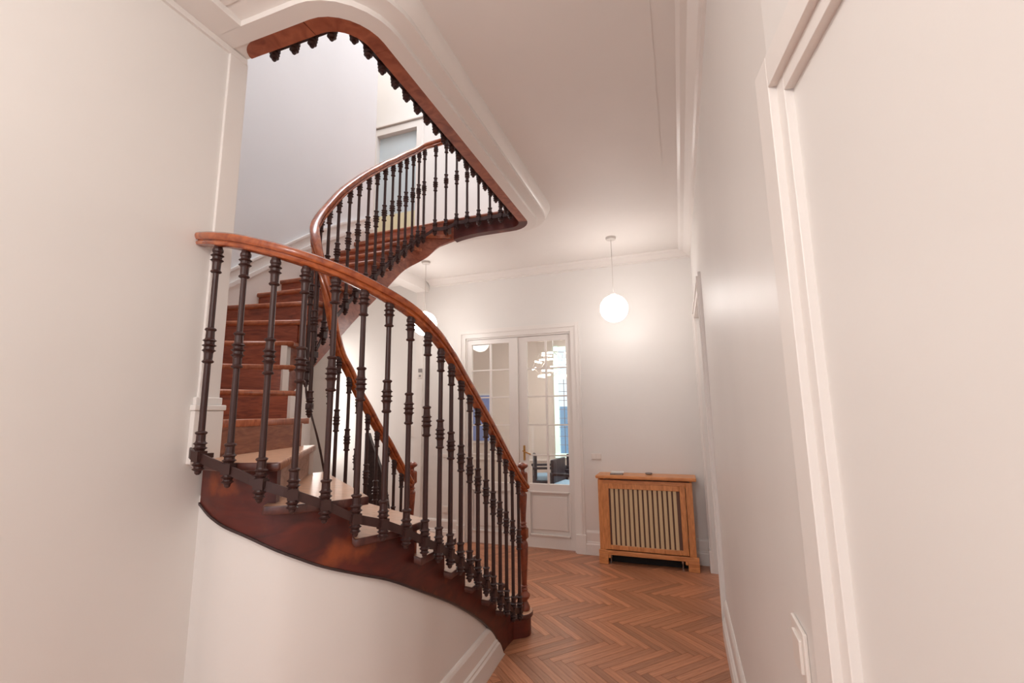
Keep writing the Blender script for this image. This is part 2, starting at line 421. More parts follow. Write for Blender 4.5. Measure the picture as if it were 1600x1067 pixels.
# ---- walls ---------------------------------------------------------
# back wall with the opening of the double door
D0, D1, DZ = -2.64, -1.22, 2.585
struct(boxes('wall_back', [(-5.2, D0, YB, YB+0.14, 0, ZC), (D1, 0.34, YB, YB+0.14, 0, ZC), (D0, D1, YB, YB+0.14, DZ, ZC)], M['wall']), 'cream hall wall behind the radiator cover')
# right wall with the far door opening
F0, F1 = 3.93, 5.22
struct(boxes('wall_right', [(XR, XR+0.14, 1.0, F0, 0, ZC), (XR, XR+0.14, F1, YB+0.14, 0, ZC), (XR, XR+0.14, F0, F1, 2.585, ZC)], M['wall']), 'long cream wall on the right')
# near stretch of the right wall, turned slightly outwards, holds the near door
ndir = Vector((0.028, -0.215)).normalized(); nn = Vector((ndir.y, -ndir.x))   # nn points into the corridor
if nn.x > 0: nn = -nn
NM = Matrix(((ndir.x, nn.x, 0, XR), (ndir.y, nn.y, 0, 1.0), (0, 0, 1, 0), (0, 0, 0, 1)))   # local: u along wall towards the viewer, v into the corridor
struct(boxes('wall_right_near', [(0.0, 0.10, -0.14, 0, 0, ZC), (1.15, 4.3, -0.14, 0, 0, ZC), (0.10, 1.15, -0.14, 0, 2.190, ZC)], M['wall'], mtx=NM), 'near stretch of the right wall around the closest door')
# left wall
struct(boxes('wall_left', [(XL-0.16, XL, -3.3, YC, 0, ZC)], M['wall']), 'large plain cream wall on the left')
# stairwell walls
bm = bmesh.new()
yz = [(1.2, 1.35), (1.95, 1.50), (2.40, 1.86), (3.20, 2.64), (3.75, 3.14), (3.92, 3.28), (3.92, 9.0), (1.2, 9.0)]
a_ = [bm.verts.new((XW, y, z)) for y, z in yz]; b_ = [bm.verts.new((XW-0.14, y, z)) for y, z in yz]
bm.faces.new(a_); bm.faces.new(b_[::-1])
for i in range(len(yz)): bm.faces.new((a_[i], a_[(i+1) % len(yz)], b_[(i+1) % len(yz)], b_[i]))
struct(from_bm('wall_stairwell', bm, M['well']), 'cool white stairwell wall beside the steps')
struct(boxes('wall_stairwell_near', [(XW, XL-0.16, YC-0.16, YC, 0, 9.0), (XL-0.16, -0.1, 1.10, 1.20, ZF+0.02, 9.0)], M['well']), 'stairwell wall hidden behind the left wall')
# rear of the corridor
struct(boxes('wall_rear', [(XL-0.16, -1.85, -3.5, -3.38, 0, ZC), (0.25, 1.0, -3.5, -3.38, 0, ZC), (-1.85, 0.25, -3.5, -3.38, 0, 0.5), (-1.85, 0.25, -3.5, -3.38, 2.98, ZC)], M['wall']), 'rear wall of the corridor')
struct(boxes('wall_hall_left', [(-5.3, -5.2, 1.1, YB+0.14, 0, ZC)], M['wall']), 'far left wall of the hall')
struct(boxes('wall_hall_left_return', [(-5.2, XW-0.14, 1.1, 1.2, 0, ZC)], M['wall']), 'return wall of the hall behind the stairs')

# ---- ceiling with the rounded stair opening --------------------------
hs0 = S.near((-1.9, 3.82), 4.0, 20); hole = S.seg(sat(-2.20, 3.74), S.L, 0.05)
def ring_off(P, d): return offs(P, d)
ceil_edge = ring_off(hole, 0.285)
bm = bmesh.new()
inner = [Vector((p.x, p.y)) for p in ceil_edge if p.x > XL+0.285 or p.y > 2]+[Vector((XL+0.285, 1.148))]
inner[-1] = Vector((XL+0.285, inner[-1].y))
outer = [Vector(p) for p in ((XL+0.285, -3.4), (0.9, -3.4), (0.9, YB+0.1), (-5.2, YB+0.1), (-5.2, 1.2), (XW-0.14, 1.2), (XW-0.14, 3.93), (-2.6, 3.93))]
for zc in (ZC, ):
    vs = [bm.verts.new((p.x, p.y, zc)) for p in (outer+inner)]
    es = [bm.edges.new((vs[i], vs[(i+1) % len(vs)])) for i in range(len(vs))]
    bmesh.ops.triangle_fill(bm, use_beauty=True, use_dissolve=False, edges=es)
g = bmesh.ops.extrude_face_region(bm, geom=bm.faces[:]); bmesh.ops.translate(bm, verts=[v for v in g['geom'] if isinstance(v, bmesh.types.BMVert)], vec=(0, 0, 0.04))
ceiling = struct(from_bm('ceiling', bm, M['ceil']), 'pale ceiling of the hall around the stair opening', 'ceiling')
# plaster soffit rings round the opening (swept profile, left of travel = away from the well)
bm = bmesh.new()
sweep(bm, [(p.x, p.y, 0) for p in hole], [(0.078, ZS), (0.158, ZS), (0.158, ZS+0.028), (0.235, ZS+0.036), (0.235, ZS+0.062), (0.262, ZS+0.078), (0.285, ZC-0.002), (0.285, ZC+0.02), (0.078, ZC+0.02)])
struct(from_bm('trim_1', bm, M['trim'], smooth=True), 'stepped plaster moulding around the stair opening', 'moulding')

# cornices
def cornice(name, path, label, flip=1):
    bm = bmesh.new()
    prof = [(0, -0.085), (0.016*flip, -0.080), (0.016*flip, -0.066), (0.03*flip, -0.060), (0.075*flip, -0.025), (0.105*flip, -0.020), (0.125*flip, -0.010), (0.125*flip, 0.0), (0, 0.0)]
    sweep(bm, [(p[0], p[1], ZC) for p in path], prof)
    return struct(from_bm(name, bm, M['trim']), label, 'moulding')
cornice('trim_2', [(XR, 0.2), (XR, YB), (-3.20, YB)], 'ceiling cornice along the right and back walls')
bm = bmesh.new()
add_box(bm, XL, XL+0.158, -3.3, 1.276, ZS, ZC)
add_box(bm, XL, XL+0.157, 1.277, 1.432, ZS+0.004, ZC)
add_box(bm, XL+0.158, XL+0.235, -3.3, 1.199, ZS+0.032, ZC)
add_box(bm, XL+0.235, XL+0.285, -3.3, 1.149, ZS+0.072, ZC)
add_box(bm, XL-0.01, XL+0.014, -3.3, YC, ZS-0.030, ZS-0.001)
struct(from_bm('trim_3', bm, M['trim']), 'flat plaster band and bead at the top of the left wall', 'moulding')
# shallow ceiling beads
bm = bmesh.new()
add_box(bm, -0.03, -0.012, -3.0, 5.32, ZC-0.0025, ZC+0.005)
struct(from_bm('trim_4', bm, M['ceil']), 'thin raised bead on the ceiling beside the right cornice', 'moulding')
# ceiling beam and pilaster at the left of the back wall
struct(boxes('trim_5', [(-3.42, -3.22, 3.92, YB, 3.30, ZC), (-3.40, -3.29, YB-0.03, YB, 0, 3.30)], M['trim']), 'ceiling beam and shallow pilaster at the left of the back wall', 'beam')

# baseboards (two tiers)
BP = [(0, 0), (0.036, 0), (0.036, 0.112), (0.028, 0.124), (0.028, 0.136), (0.018, 0.146), (0.018, 0.236), (0.012, 0.252), (0.004, 0.262), (0, 0.262)]
def baseboard(name, path, label):
    bm = bmesh.new()
    for p in path: sweep(bm, [(q[0], q[1], 0) for q in p], BP)
    return struct(from_bm(name, bm, M['trim']), label, 'baseboard')
baseboard('baseboard_right', [[(XR, 1.0), (XR, 3.817)], [(XR, 5.336), (XR, YB)]], 'white two-tier skirting along the right wall')
baseboard('baseboard_back', [[(XR, YB), (D1+0.116, YB)], [(D0-0.116, YB), (-5.2, YB)]], 'white two-tier skirting along the back wall')
baseboard('baseboard_left', [[(XL, 1.30), (XL, -3.3)]], 'white two-tier skirting along the left wall')

# stairwell corner casing and plinth
struct(boxes('trim_6', [(XL-0.002, XL+0.012, YC-0.085, YC+0.008, 1.40, 3.29), (XL-0.16, XL, YC-0.001, YC+0.008, 1.35, 3.29)], M['trim'], bev=0.003), 'narrow casing strip down the stairwell corner', 'moulding')
struct(boxes('trim_7', [(XL-0.002, XL+0.024, YC-0.105, YC+0.024, 1.41, 1.625), (XL-0.002, XL+0.030, YC-0.110, YC+0.030, 1.625, 1.648), (XL-0.002, XL+0.018, YC-0.100, YC+0.018, 1.648, 1.68)], M['trim'], bev=0.004), 'white plinth block at the foot of the stairwell corner', 'plinth')

# sloping skirting on the stairwell wall
def slope_board():
    bm = bmesh.new()
    line = [(1.50, 1.98), (2.0, 2.42), (2.27, 2.63), (2.7, 2.955), (3.08, 3.24), (3.45, 3.48), (3.90, 3.72)]
    def strip(a, b, t):
        top = [(y, z-a) for y, z in line]; bot = [(y, z-b) for y, z in line]
        vs = []
        for (y, z), (y2, z2) in zip(top, bot):
            vs.append([bm.verts.new(p) for p in ((XW, y, z), (XW+t, y, z), (XW+t, y2, z2), (XW, y2, z2))])
        for p, q in zip(vs, vs[1:]):
            for k in range(4): bm.faces.new((p[k], q[k], q[(k+1) % 4], p[(k+1) % 4]))
        bm.faces.new(vs[0]); bm.faces.new(vs[-1][::-1])
    strip(0, 0.022, 0.022); strip(0.022, 0.11, 0.012); strip(0.11, 0.145, 0.026); strip(0.145, 0.62, 0.016)
    return from_bm('baseboard_stairwell', bm, M['trim'])
struct(slope_board(), 'sloping white skirting with two raised beads up the stairwell wall', 'baseboard')

# under-stair wall and its skirting
SF = EC.off(-0.055)             # string outer face; E travels with the corridor on its left
SFu = EC.off(-0.070)
def fz(x, y): return SF.near((x, y))
tabO = [(0, 0), (fz(-1.235, 3.14), 0.0), (fz(-1.235, 3.062), 0.092), (fz(-1.232, 2.967), 0.191), (fz(-1.227, 2.851), 0.284), (fz(-1.224, 2.746), 0.36), (fz(-1.219, 2.474), 0.53), (fz(-1.217, 2.318), 0.619),
        (fz(-1.207, 2.038), 0.764), (fz(-1.241, 1.775), 0.902), (fz(-1.298, 1.637), 0.964), (fz(-1.366, 1.529), 1.017), (fz(-1.443, 1.442), 1.076), (fz(-1.556, 1.394), 1.133), (fz(-1.734, 1.368), 1.197), (SF.L, 1.25)]
tabO = sorted(set(tabO)); 
def zO(s): return smooth_interp(tabO, s)
bm = bmesh.new(); prev = None
k0 = fz(-1.235, 3.14)
n = 90
for i in range(n+1):
    s = k0+(SF.L-k0)*i/n; p = SFu.at(s*SFu.L/SF.L); zt = zO(s)+0.03
    if i == n: p.x = XL-0.005
    cur = (bm.verts.new((p.x, p.y, 0)), bm.verts.new((p.x, p.y, zt)))
    if prev: bm.faces.new((prev[0], cur[0], cur[1], prev[1]))
    prev = cur
o = struct(from_bm('wall_under_stairs', bm, M['wall'], smooth=True), 'smooth curved cream wall under the stair string')
bm = bmesh.new(); prev = None
prof = [(0.0, 0), (0.036, 0), (0.036, 0.112), (0.028, 0.124), (0.028, 0.136), (0.018, 0.146), (0.018, 0.236), (0.012, 0.252), (0.004, 0.262), (0.0, 0.262)]
offc = {l: EC.off(-0.070+l) for l, z in prof}
for i in range(n+1):
    s = k0+(SF.L-k0)*i/n; zt = max(0.001, zO(s)-0.002)
    cur = []
    for l, z in prof:
        c = offc[l]; p = c.at(s*c.L/SF.L); cur.append(bm.verts.new((p.x, p.y, min(z, zt))))
    if prev:
        for k in range(len(prof)-1): bm.faces.new((prev[k], cur[k], cur[k+1], prev[k+1]))
    prev = cur
struct(from_bm('baseboard_under_stairs', bm, M['trim']), 'white skirting curving under the stairs to the floor', 'baseboard')

# ================================================================== DOORS
def ring_boxes(u0, u1, z1, a, b, t0, t1):
    """door surround step: outer offset a, inner offset b, between depth t0 and t1 (v)"""
    return [(u0-a, u0-b, t0, t1, 0, z1+a), (u1+b, u1+a, t0, t1, 0, z1+a), (u0-b, u1+b, t0, t1, z1+b, z1+a)]
def surround(name, u0, u1, z1, mtx, m, parent, steps):
    L = []
    for a, b, t0, t1 in steps: L += ring_boxes(u0, u1, z1, a, b, t0, t1)
    return boxes(name, L, m, parent, mtx=mtx, bev=0.0015)

# --- back double door -------------------------------------------------
DM = Matrix(((1, 0, 0, 0), (0, -1, 0, YB), (0, 0, 1, 0), (0, 0, 0, 1)))   # v = towards the hall
door1 = thing('door_1', (-1.93, YB, 0), 'white double door with glazed upper halves and brass lever', 'door'); door1['kind'] = 'structure'
st = [(0.112, 0.082, 0, 0.022), (0.084, 0.058, 0, 0.032), (0.060, 0.0, 0, 0.020)]
keep(surround('architrave', D0, D1, DZ, DM, M['trim'], None, st), door1)
keep(boxes('plinth', [(D0-0.117, D0-0.002, 0.002, 0.040, 0, 0.21), (D1+0.002, D1+0.117, 0.002, 0.040, 0, 0.21)], M['trim'], mtx=DM, bev=0.003), door1)
keep(boxes('jamb', [(D0, D0+0.018, -0.14, -0.001, 0, DZ), (D1-0.018, D1, -0.14, -0.001, 0, DZ), (D0+0.0181, D1-0.0181, -0.14, -0.001, DZ-0.018, DZ)], M['door'], mtx=DM), door1)
def glazed_leaf(x0, x1, xg0, xm, xg1, v0, name):
    z0, z1 = 0.012, DZ-0.022; gz = [0.745, 1.083, 1.449, 1.800, 2.153, 2.500]; mu = 0.017
    t = 0.040
    leaf = boxes(name, [(x0, xg0, v0-t, v0, z0, z1), (xg1, x1, v0-t, v0, z0, z1), (xg0, xg1, v0-t, v0, gz[-1], z1), (xg0, xg1, v0-t, v0, 0.655, gz[0]), (xg0, xg1, v0-t, v0, z0, 0.15),
                        (xg0, xg1, v0-t, v0-0.016, 0.15, 0.655)], M['door'], mtx=DM, bev=0.0015)
    keep(leaf, door1)
    pn = boxes('panel', [(xg0+0.035, xg1-0.035, v0-0.020, v0-0.006, 0.215, 0.600)], M['door'], mtx=DM, bev=0.005); pn.parent = leaf
    fr = boxes('panel_moulding', [(xg0-0.004, xg0+0.016, v0-0.01, v0+0.009, 0.146, 0.660), (xg1-0.016, xg1+0.004, v0-0.01, v0+0.009, 0.146, 0.660), (xg0, xg1, v0-0.01, v0+0.009, 0.640, 0.660), (xg0, xg1, v0-0.01, v0+0.009, 0.146, 0.166)], M['door'], mtx=DM, bev=0.003)
    fr.parent = leaf
    L = [(xm-mu/2-0.004, xm+mu/2+0.004, v0-0.032, v0-0.004, gz[0], gz[-1])]
    L += [(xg0, xg1, v0-0.031, v0-0.005, z-mu/2, z+mu/2) for z in gz[1:-1]]
    for b_ in L:
        mt = boxes('glazing_bar', [b_], M['door'], mtx=DM, bev=0.002); mt.parent = leaf
    for c0, c1 in ((xg0, xm-mu/2-0.002), (xm+mu/2+0.002, xg1)):
        for a, b in zip(gz, gz[1:]):
            p = boxes('pane', [(c0, c1, v0-0.021, v0-0.017, a+0.007, b-0.007)], M['glass'], mtx=DM); p.parent = leaf
    return leaf
glazed_leaf(D0+0.018, -1.917, -2.560, -2.296, -2.036, -0.010, 'door_leaf')
glazed_leaf(-1.915, D1-0.018, -1.800, -1.552, -1.292, -0.030, 'door_leaf')
# handle
bm = bmesh.new(); add_box(bm, -1.862, -1.838, -0.030, -0.022, 1.02, 1.20, mtx=DM)
hp = from_bm('handle_plate', bm, M['brass']); keep(hp, door1)
bm = bmesh.new(); add_tube(bm, [DM @ Vector(p) for p in ((-1.85, -0.022, 1.135), (-1.85, 0.03, 1.135), (-1.84, 0.045, 1.135), (-1.80, 0.05, 1.120), (-1.745, 0.046, 1.098))], 0.008, 8)
hh = from_bm('lever_handle', bm, M['brass'], smooth=True); keep(hh, door1)

# --- far right door ---------------------------------------------------
RM = Matrix(((0, -1, 0, XR), (1, 0, 0, 0), (0, 0, 1, 0), (0, 0, 0, 1)))   # u = +Y, v = into the hall (-X)
door2 = thing('door_2', (XR, 4.6, 0), 'white door in the right wall next to the radiator cover', 'door'); door2['kind'] = 'structure'
keep(surround('architrave', F0, F1, 2.585, RM, M['trim'], None, [(0.112, 0.082, 0, 0.022), (0.084, 0.058, 0, 0.034), (0.060, 0.0, 0, 0.022)]), door2)
keep(boxes('plinth', [(F1+0.002, F1+0.117, 0.002, 0.040, 0, 0.21)], M['trim'], mtx=RM, bev=0.003), door2)
keep(boxes('door_leaf', [(F0, F1, -0.09, -0.05, 0.01, 2.585), (F0+0.12, F1-0.12, -0.052, -0.044, 0.25, 0.95), (F0+0.12, F1-0.12, -0.052, -0.044, 1.1, 2.45)], M['door'], mtx=RM, bev=0.003), door2)
o = keep(boxes('latch_plate', [(F0-0.004, F0+0.018, 0.0, 0.024, 1.03, 1.14)], M['grey'], mtx=RM), door2)
# --- near right door --------------------------------------------------
door3 = thing('door_3', (XR, 1.0, 0), 'plain white door and stepped architrave closest at the right edge', 'door'); door3['kind'] = 'structure'
keep(surround('architrave', 0.10, 1.15, 2.190, NM, M['trim'], None, [(0.094, 0.028, 0, 0.030), (0.030, -0.004, -0.03, 0.015)]), door3)
keep(boxes('door_leaf', [(0.095, 1.155, -0.04, -0.001, 0.005, 2.195)], M['wall'], mtx=NM), door3)
# --- upper floor ------------------------------------------------------
YU = 5.2; XU = -3.96
UM = Matrix(((1, 0, 0, 0), (0, -1, 0, YU), (0, 0, 1, ZF), (0, 0, 0, 1)))
struct(boxes('wall_upper_back', [(-5.2, XU, 0-0.12, 0, 0, 5.4), (-3.285, 0.34, -0.12, 0, 0, 5.4), (XU, -3.285, -0.12, 0, 2.18, 5.4)], M['wall'], mtx=UM), 'upper landing wall with the glazed door')
struct(boxes('wall_upper_right', [(-0.25, -0.15, 1.2, YU, ZF+0.02, 9.0)], M['wall']), 'upper landing wall at the right')
struct(boxes('wall_upper_left', [(-5.3, -5.2, 3.8, YU, ZF+0.02, 9.0), (-5.2, XW-0.14, 3.8, 3.92, ZF+0.02, 9.0)], M['wall']), 'upper landing wall at the left')
struct(boxes('ceiling_upper', [(-5.3, -0.1, 1.1, YU+0.1, 9.0, 9.06)], M['ceil']), 'upper ceiling above the stairwell', 'ceiling')
door4 = thing('door_4', (XU, YU, ZF), 'upstairs door with pale blue frosted glass seen above the rail', 'door'); door4['kind'] = 'structure'
keep(surround('architrave', XU, -3.285, 2.18, UM, M['trim'], None, [(0.11, 0.08, 0, 0.020), (0.082, 0.0, 0, 0.030)]), door4)
keep(boxes('head_moulding', [(XU-0.14, -3.285+0.14, 0, 0.05, 2.30, 2.335)], M['trim'], mtx=UM, bev=0.004), door4)
keep(boxes('pane', [(XU, -3.285, -0.06, -0.05, 0.02, 2.18)], M['frost'], mtx=UM), door4)
keep(boxes('lower_panel', [(XU, -3.285, -0.05, -0.045, 0.02, 0.95)], M['yellow'], mtx=UM), door4)
# upper floor slab round the opening
bm = bmesh.new()
ue = [p for p in S.seg(sat(-2.02, 3.82), S.L, 0.05)]
slab = [(XL-0.1, 1.2), (-0.2, 1.2), (-0.2, YU), (-5.2, YU), (-5.2, 3.92), (XW, 3.92), (XW, 3.83)]
ins = offs(ue, 0.02); ins[-1] = Vector((XL-0.1, ins[-1].y))
vs = [bm.verts.new((p[0], p[1], ZF-0.02)) for p in slab]+[bm.verts.new((p.x, p.y, ZF-0.02)) for p in ins]
es = [bm.edges.new((vs[i], vs[(i+1) % len(vs)])) for i in range(len(vs))]
bmesh.ops.triangle_fill(bm, use_beauty=True, edges=es)
g = bmesh.ops.extrude_face_region(bm, geom=bm.faces[:]); bmesh.ops.translate(bm, verts=[v for v in g['geom'] if isinstance(v, bmesh.types.BMVert)], vec=(0, 0, 0.02))
struct(from_bm('floor_upper', bm, M['plank']), 'upper landing floor around the opening', 'floor')

# ================================================================== STAIRCASE
stair = thing('staircase', (-1.6, 2.6, 0), 'winding mahogany and oak staircase rising from the hall to the landing', 'staircase')
# treads
def tread(n):
    z = n*RI; th = 0.034
    last = n == 22
    if n == 1:
        # curtail step with rounded ends round the newels
        a = arc(-1.215, 3.46, 0.125, 125, -75, 16)
        pts = [Vector((-2.06, 3.52)), Vector((-1.5, 3.56))]+a+[Vector((-1.20, 3.24)), Vector((-1.22, 3.20)), Vector((-2.0, 3.10)), Vector((-2.01, 3.2))]
        pts = [Vector((-1.27, 3.22)), Vector((-1.24, 3.325))]+arc(-1.215, 3.445, 0.100, -60, 100, 16)+[Vector((-1.6, 3.55)), Vector((-2.0, 3.46))]+arc(-2.075, 3.35, 0.11, 75, -60, 8)[::1]+[Vector((-2.01, 3.15))]
    else:
        a0, a1 = tO[n], (tO[n+1]+0.055 if not last else OB.L)
        b0, b1 = tI[n], (tI[n+1]+0.03 if not last else tI[n])
        if n in (10, 11, 12): a1 = tO[n+1]+0.03
        if last: pts = [Vector((XW, 3.79)), Vector((XW, 3.90)), Vector((-2.06, 3.90)), Vector((-2.02, 3.785))]
        else: pts = OB.seg(a0, a1)[::-1]+Wn.seg(b0, b1)
    out = []
    for p in pts:
        if not out or (p-out[-1]).length > 0.004: out.append(p)
    if (out[0]-out[-1]).length < 0.004: out.pop()
    c = sum(out, Vector((0, 0)))/len(out)
    bm = bmesh.new()
    bot = [bm.verts.new((p.x-c.x, p.y-c.y, -th)) for p in out]; top = [bm.verts.new((p.x-c.x, p.y-c.y, 0)) for p in out]
    bm.faces.new(top); bm.faces.new(bot[::-1])
    for i in range(len(out)): bm.faces.new((bot[i], bot[(i+1) % len(out)], top[(i+1) % len(out)], top[i]))
    bmesh.ops.recalc_face_normals(bm, faces=bm.faces)
    # rounded edge
    ed = [e for e in bm.edges if abs(e.verts[0].co.z-e.verts[1].co.z) < 1e-6]
    bmesh.ops.bevel(bm, geom=ed, offset=0.013, segments=3, affect='EDGES', profile=0.5, clamp_overlap=True)
    me = bpy.data.meshes.new('tread'); bm.to_mesh(me); bm.free()
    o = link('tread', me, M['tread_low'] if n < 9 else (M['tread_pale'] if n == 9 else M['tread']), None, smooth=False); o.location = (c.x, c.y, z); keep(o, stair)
    for p in me.polygons: p.use_smooth = abs(p.normal.z) < 0.98
    if n == 9:
        me.materials.append(M['tread_low'])
        for p in me.polygons:
            q = Vector((p.center.x+c.x, p.center.y+c.y))
            if abs(p.normal.z) < 0.8 and (EC.at(EC.near(q))-q).length < 0.02: p.material_index = 1
for n in range(1, 23): tread(n)
# landing nosing along the far side of the opening
bm = bmesh.new(); nz = S.seg(sat(-2.06, 3.80), S.L, 0.04)
sweep(bm, [(p.x, p.y, ZF) for p in nz], [(-0.035, -0.012), (-0.030, -0.003), (-0.02, 0.0), (0.06, 0.0), (0.06, -0.034), (-0.02, -0.034), (-0.030, -0.030), (-0.035, -0.022)])
o = from_bm('landing_nosing', bm, M['fascia']); keep(o, stair)
# risers
def riser(n):
    if n == 1:
        path = [Vector((-1.25, 3.20)), Vector((-1.235, 3.34))]+arc(-1.215, 3.445, 0.072, -70, 100, 12)+[Vector((-1.6, 3.525)), Vector((-2.0, 3.43))]
        bm = bmesh.new(); sweep(bm, [(p.x, p.y, 0.0) for p in path], [(-0.012, 0), (0.012, 0), (0.012, RI-0.03), (-0.012, RI-0.03)])
        o = from_bm('riser', bm, M['string'], smooth=True); keep(o, stair); return
    A = OB.at(tO[n]+(0.035 if n < 10 else 0.03)); B = Wn.at(tI[n]+(0.035 if n not in (10, 11, 12, 13) else 0.012))
    if n == 10: A = OB.at(tO[n]+0.02)
    d = (B-A); L = d.length; d.normalize(); nr = Vector((-d.y, d.x))
    if n <= 9: A = A+d*0.075
    B = B-d*(0.055 if n < 14 else 0.05)
    z0, z1 = (n-1)*RI-0.02, n*RI-0.03
    bm = bmesh.new()
    mt = Matrix(((d.x, nr.x, 0, A.x), (d.y, nr.y, 0, A.y), (0, 0, 1, 0), (0, 0, 0, 1)))
    add_box(bm, 0, (B-A).length, -0.011, 0.011, z0, z1, mtx=mt)
    # small scotia under the nosing
    o = from_bm('riser', bm, M['riser_pale'] if n in (8, 9) else (M['riser_mid'] if n == 10 else M['riser'])); keep(o, stair)
for n in range(1, 23): riser(n)
# outer string with stepped top (face follows SF)
def string_mesh(curve, s0, s1, ztop, zbot, thick, side, step=0.02, extra=()):
    ss = sorted(set([s0+(s1-s0)*i/int((s1-s0)/step+1) for i in range(int((s1-s0)/step+2))]+[e for e in extra if s0 < e < s1]))
    inner = curve.off(side*thick); bm = bmesh.new(); prev = None
    for s in ss:
        p = curve.at(s); q = p+curve.normal(s)*(side*thick)
        zt, zb = ztop(s), zbot(s)
        if zt <= zb+0.004: zt = zb+0.004
        cur = [bm.verts.new((p.x, p.y, zb)), bm.verts.new((p.x, p.y, zt)), bm.verts.new((q.x, q.y, zt)), bm.verts.new((q.x, q.y, zb))]
        if prev:
            for k in range(4): bm.faces.new((prev[k], cur[k], cur[(k+1) % 4], prev[(k+1) % 4]))
        else: bm.faces.new(cur)
        prev = cur
    bm.faces.new(prev[::-1]); return bm
sO = {n: SF.near(OB.at(tO[n]+0.03)) for n in range(1, 10)}; sO[10] = SF.L+1
def ztO(s):
    z = RI-0.03
    for n in range(2, 11):
        if s >= sO[n]: z = n*RI-0.03
    return min(z, 9*RI-0.03)
ex = []
for n in range(2, 10): ex += [sO[n]-0.001, sO[n]+0.001]
bm = string_mesh(SF, SF.near((-1.24, 3.38)), SF.L, ztO, zO, 0.035, -1, extra=ex)
o = from_bm('outer_string', bm, M['string'], smooth=True); keep(o, stair)
# dark bead under the outer string
bm = bmesh.new(); path = []
for i in range(81):
    s = fz(-1.235, 3.10)+(SF.L-fz(-1.235, 3.10))*i/80; p = SF.at(s); path.append((p.x, p.y, zO(s)))
sweep(bm, path, [(-0.012, -0.004), (0.006, -0.004), (0.006, 0.006), (-0.012, 0.006)])
o = from_bm('string_bead', bm, M['darkwood']); keep(o, stair)
# well-side string: flight one, turn, flight two, landing, hole edge
def ztS(s):
    z = RI-0.03
    for n in range(2, 23):
        if s >= stepS[n]: z = n*RI-0.03
    return min(z, ZF-0.032)
stepS = {n: tabN[n-1][0]+0.02 for n in range(1, 23)}
exs = []
for n in range(2, 23): exs += [stepS[n]-0.001, stepS[n]+0.001]
def zbS(s): return smooth_interp(tabB, s)
sl = sat(-1.98, 3.82)
for q0, q1, mm, nm in ((0.03, 1.13, M['string'], 'inner_string'), (1.131, 1.60, M['trim'], 'string_turn'), (1.601, sl, M['fascia'], 'inner_string')):
    bm = string_mesh(S, q0, q1, ztS, zbS, 0.035, 1, extra=exs)
    o = from_bm(nm, bm, mm, smooth=True); keep(o, stair)
    if nm == 'string_turn': o['label'] = 'white painted turn of the inner string'
# landing and opening fascia, three joined lengths
def fascia(s0, s1, m):
    bm = string_mesh(S, s0, s1, lambda s: ZF-0.033, zbS, 0.078, 1, step=0.03)
    o = from_bm('fascia', bm, m, smooth=True); keep(o, stair); return o
j1 = S.near((-1.268, 3.72), 3.4, 20); j2 = S.near((-1.268, 1.62), 3.4, 20); j3 = S.near((-1.45, 1.433), 3.4, 20)
fascia(sl, j1, M['string']); fascia(j1+0.002, j2, M['fascia']); fascia(j2+0.002, j3, M['fascia']); bm = bmesh.new(); prev = None
for i in range(31):
    x = -1.455+(-1.845+1.455)*i/30; u = max(0, (x*-1-1.735)/0.11); w = 0.078*sqrt(max(0.03, 1-u*u))
    cur = [bm.verts.new(q) for q in ((x, 1.433, ZS), (x, 1.433, ZF-0.033), (x, 1.433-w, ZF-0.033), (x, 1.433-w, ZS))]
    if prev:
        for k in range(4): bm.faces.new((prev[k], cur[k], cur[(k+1) % 4], prev[(k+1) % 4]))
    else: bm.faces.new(cur)
    prev = cur
bm.faces.new(prev[::-1]); keep(from_bm('fascia', bm, M['fascia']), stair)
keep(boxes('fascia_end', [(XL, -1.70, 1.356, 1.431, ZS+0.006, ZF-0.04)], M['trim']), stair)
# rounded end block of the near fascia at the left wall
# soffit under flight two (plaster)
bm = bmesh.new(); prev = None
ss0, ss1 = sat(-2.20, 2.065), sat(-2.06, 3.81)
for i in range(41):
    s = ss0+(ss1-ss0)*i/40; p = S.at(s); z = zbS(s)+0.012
    q = Vector((XW, max(1.5, p.y if p.y > 2.3 else 1.5+(p.y-2.06)*3.2)))
    cur = (bm.verts.new((p.x-0.01, p.y, z)), bm.verts.new((q.x, q.y, z+0.02)))
    if prev: bm.faces.new((prev[0], cur[0], cur[1], prev[1]))
    prev = cur
o = from_bm('soffit', bm, M['trim'], smooth=True); keep(o, stair)
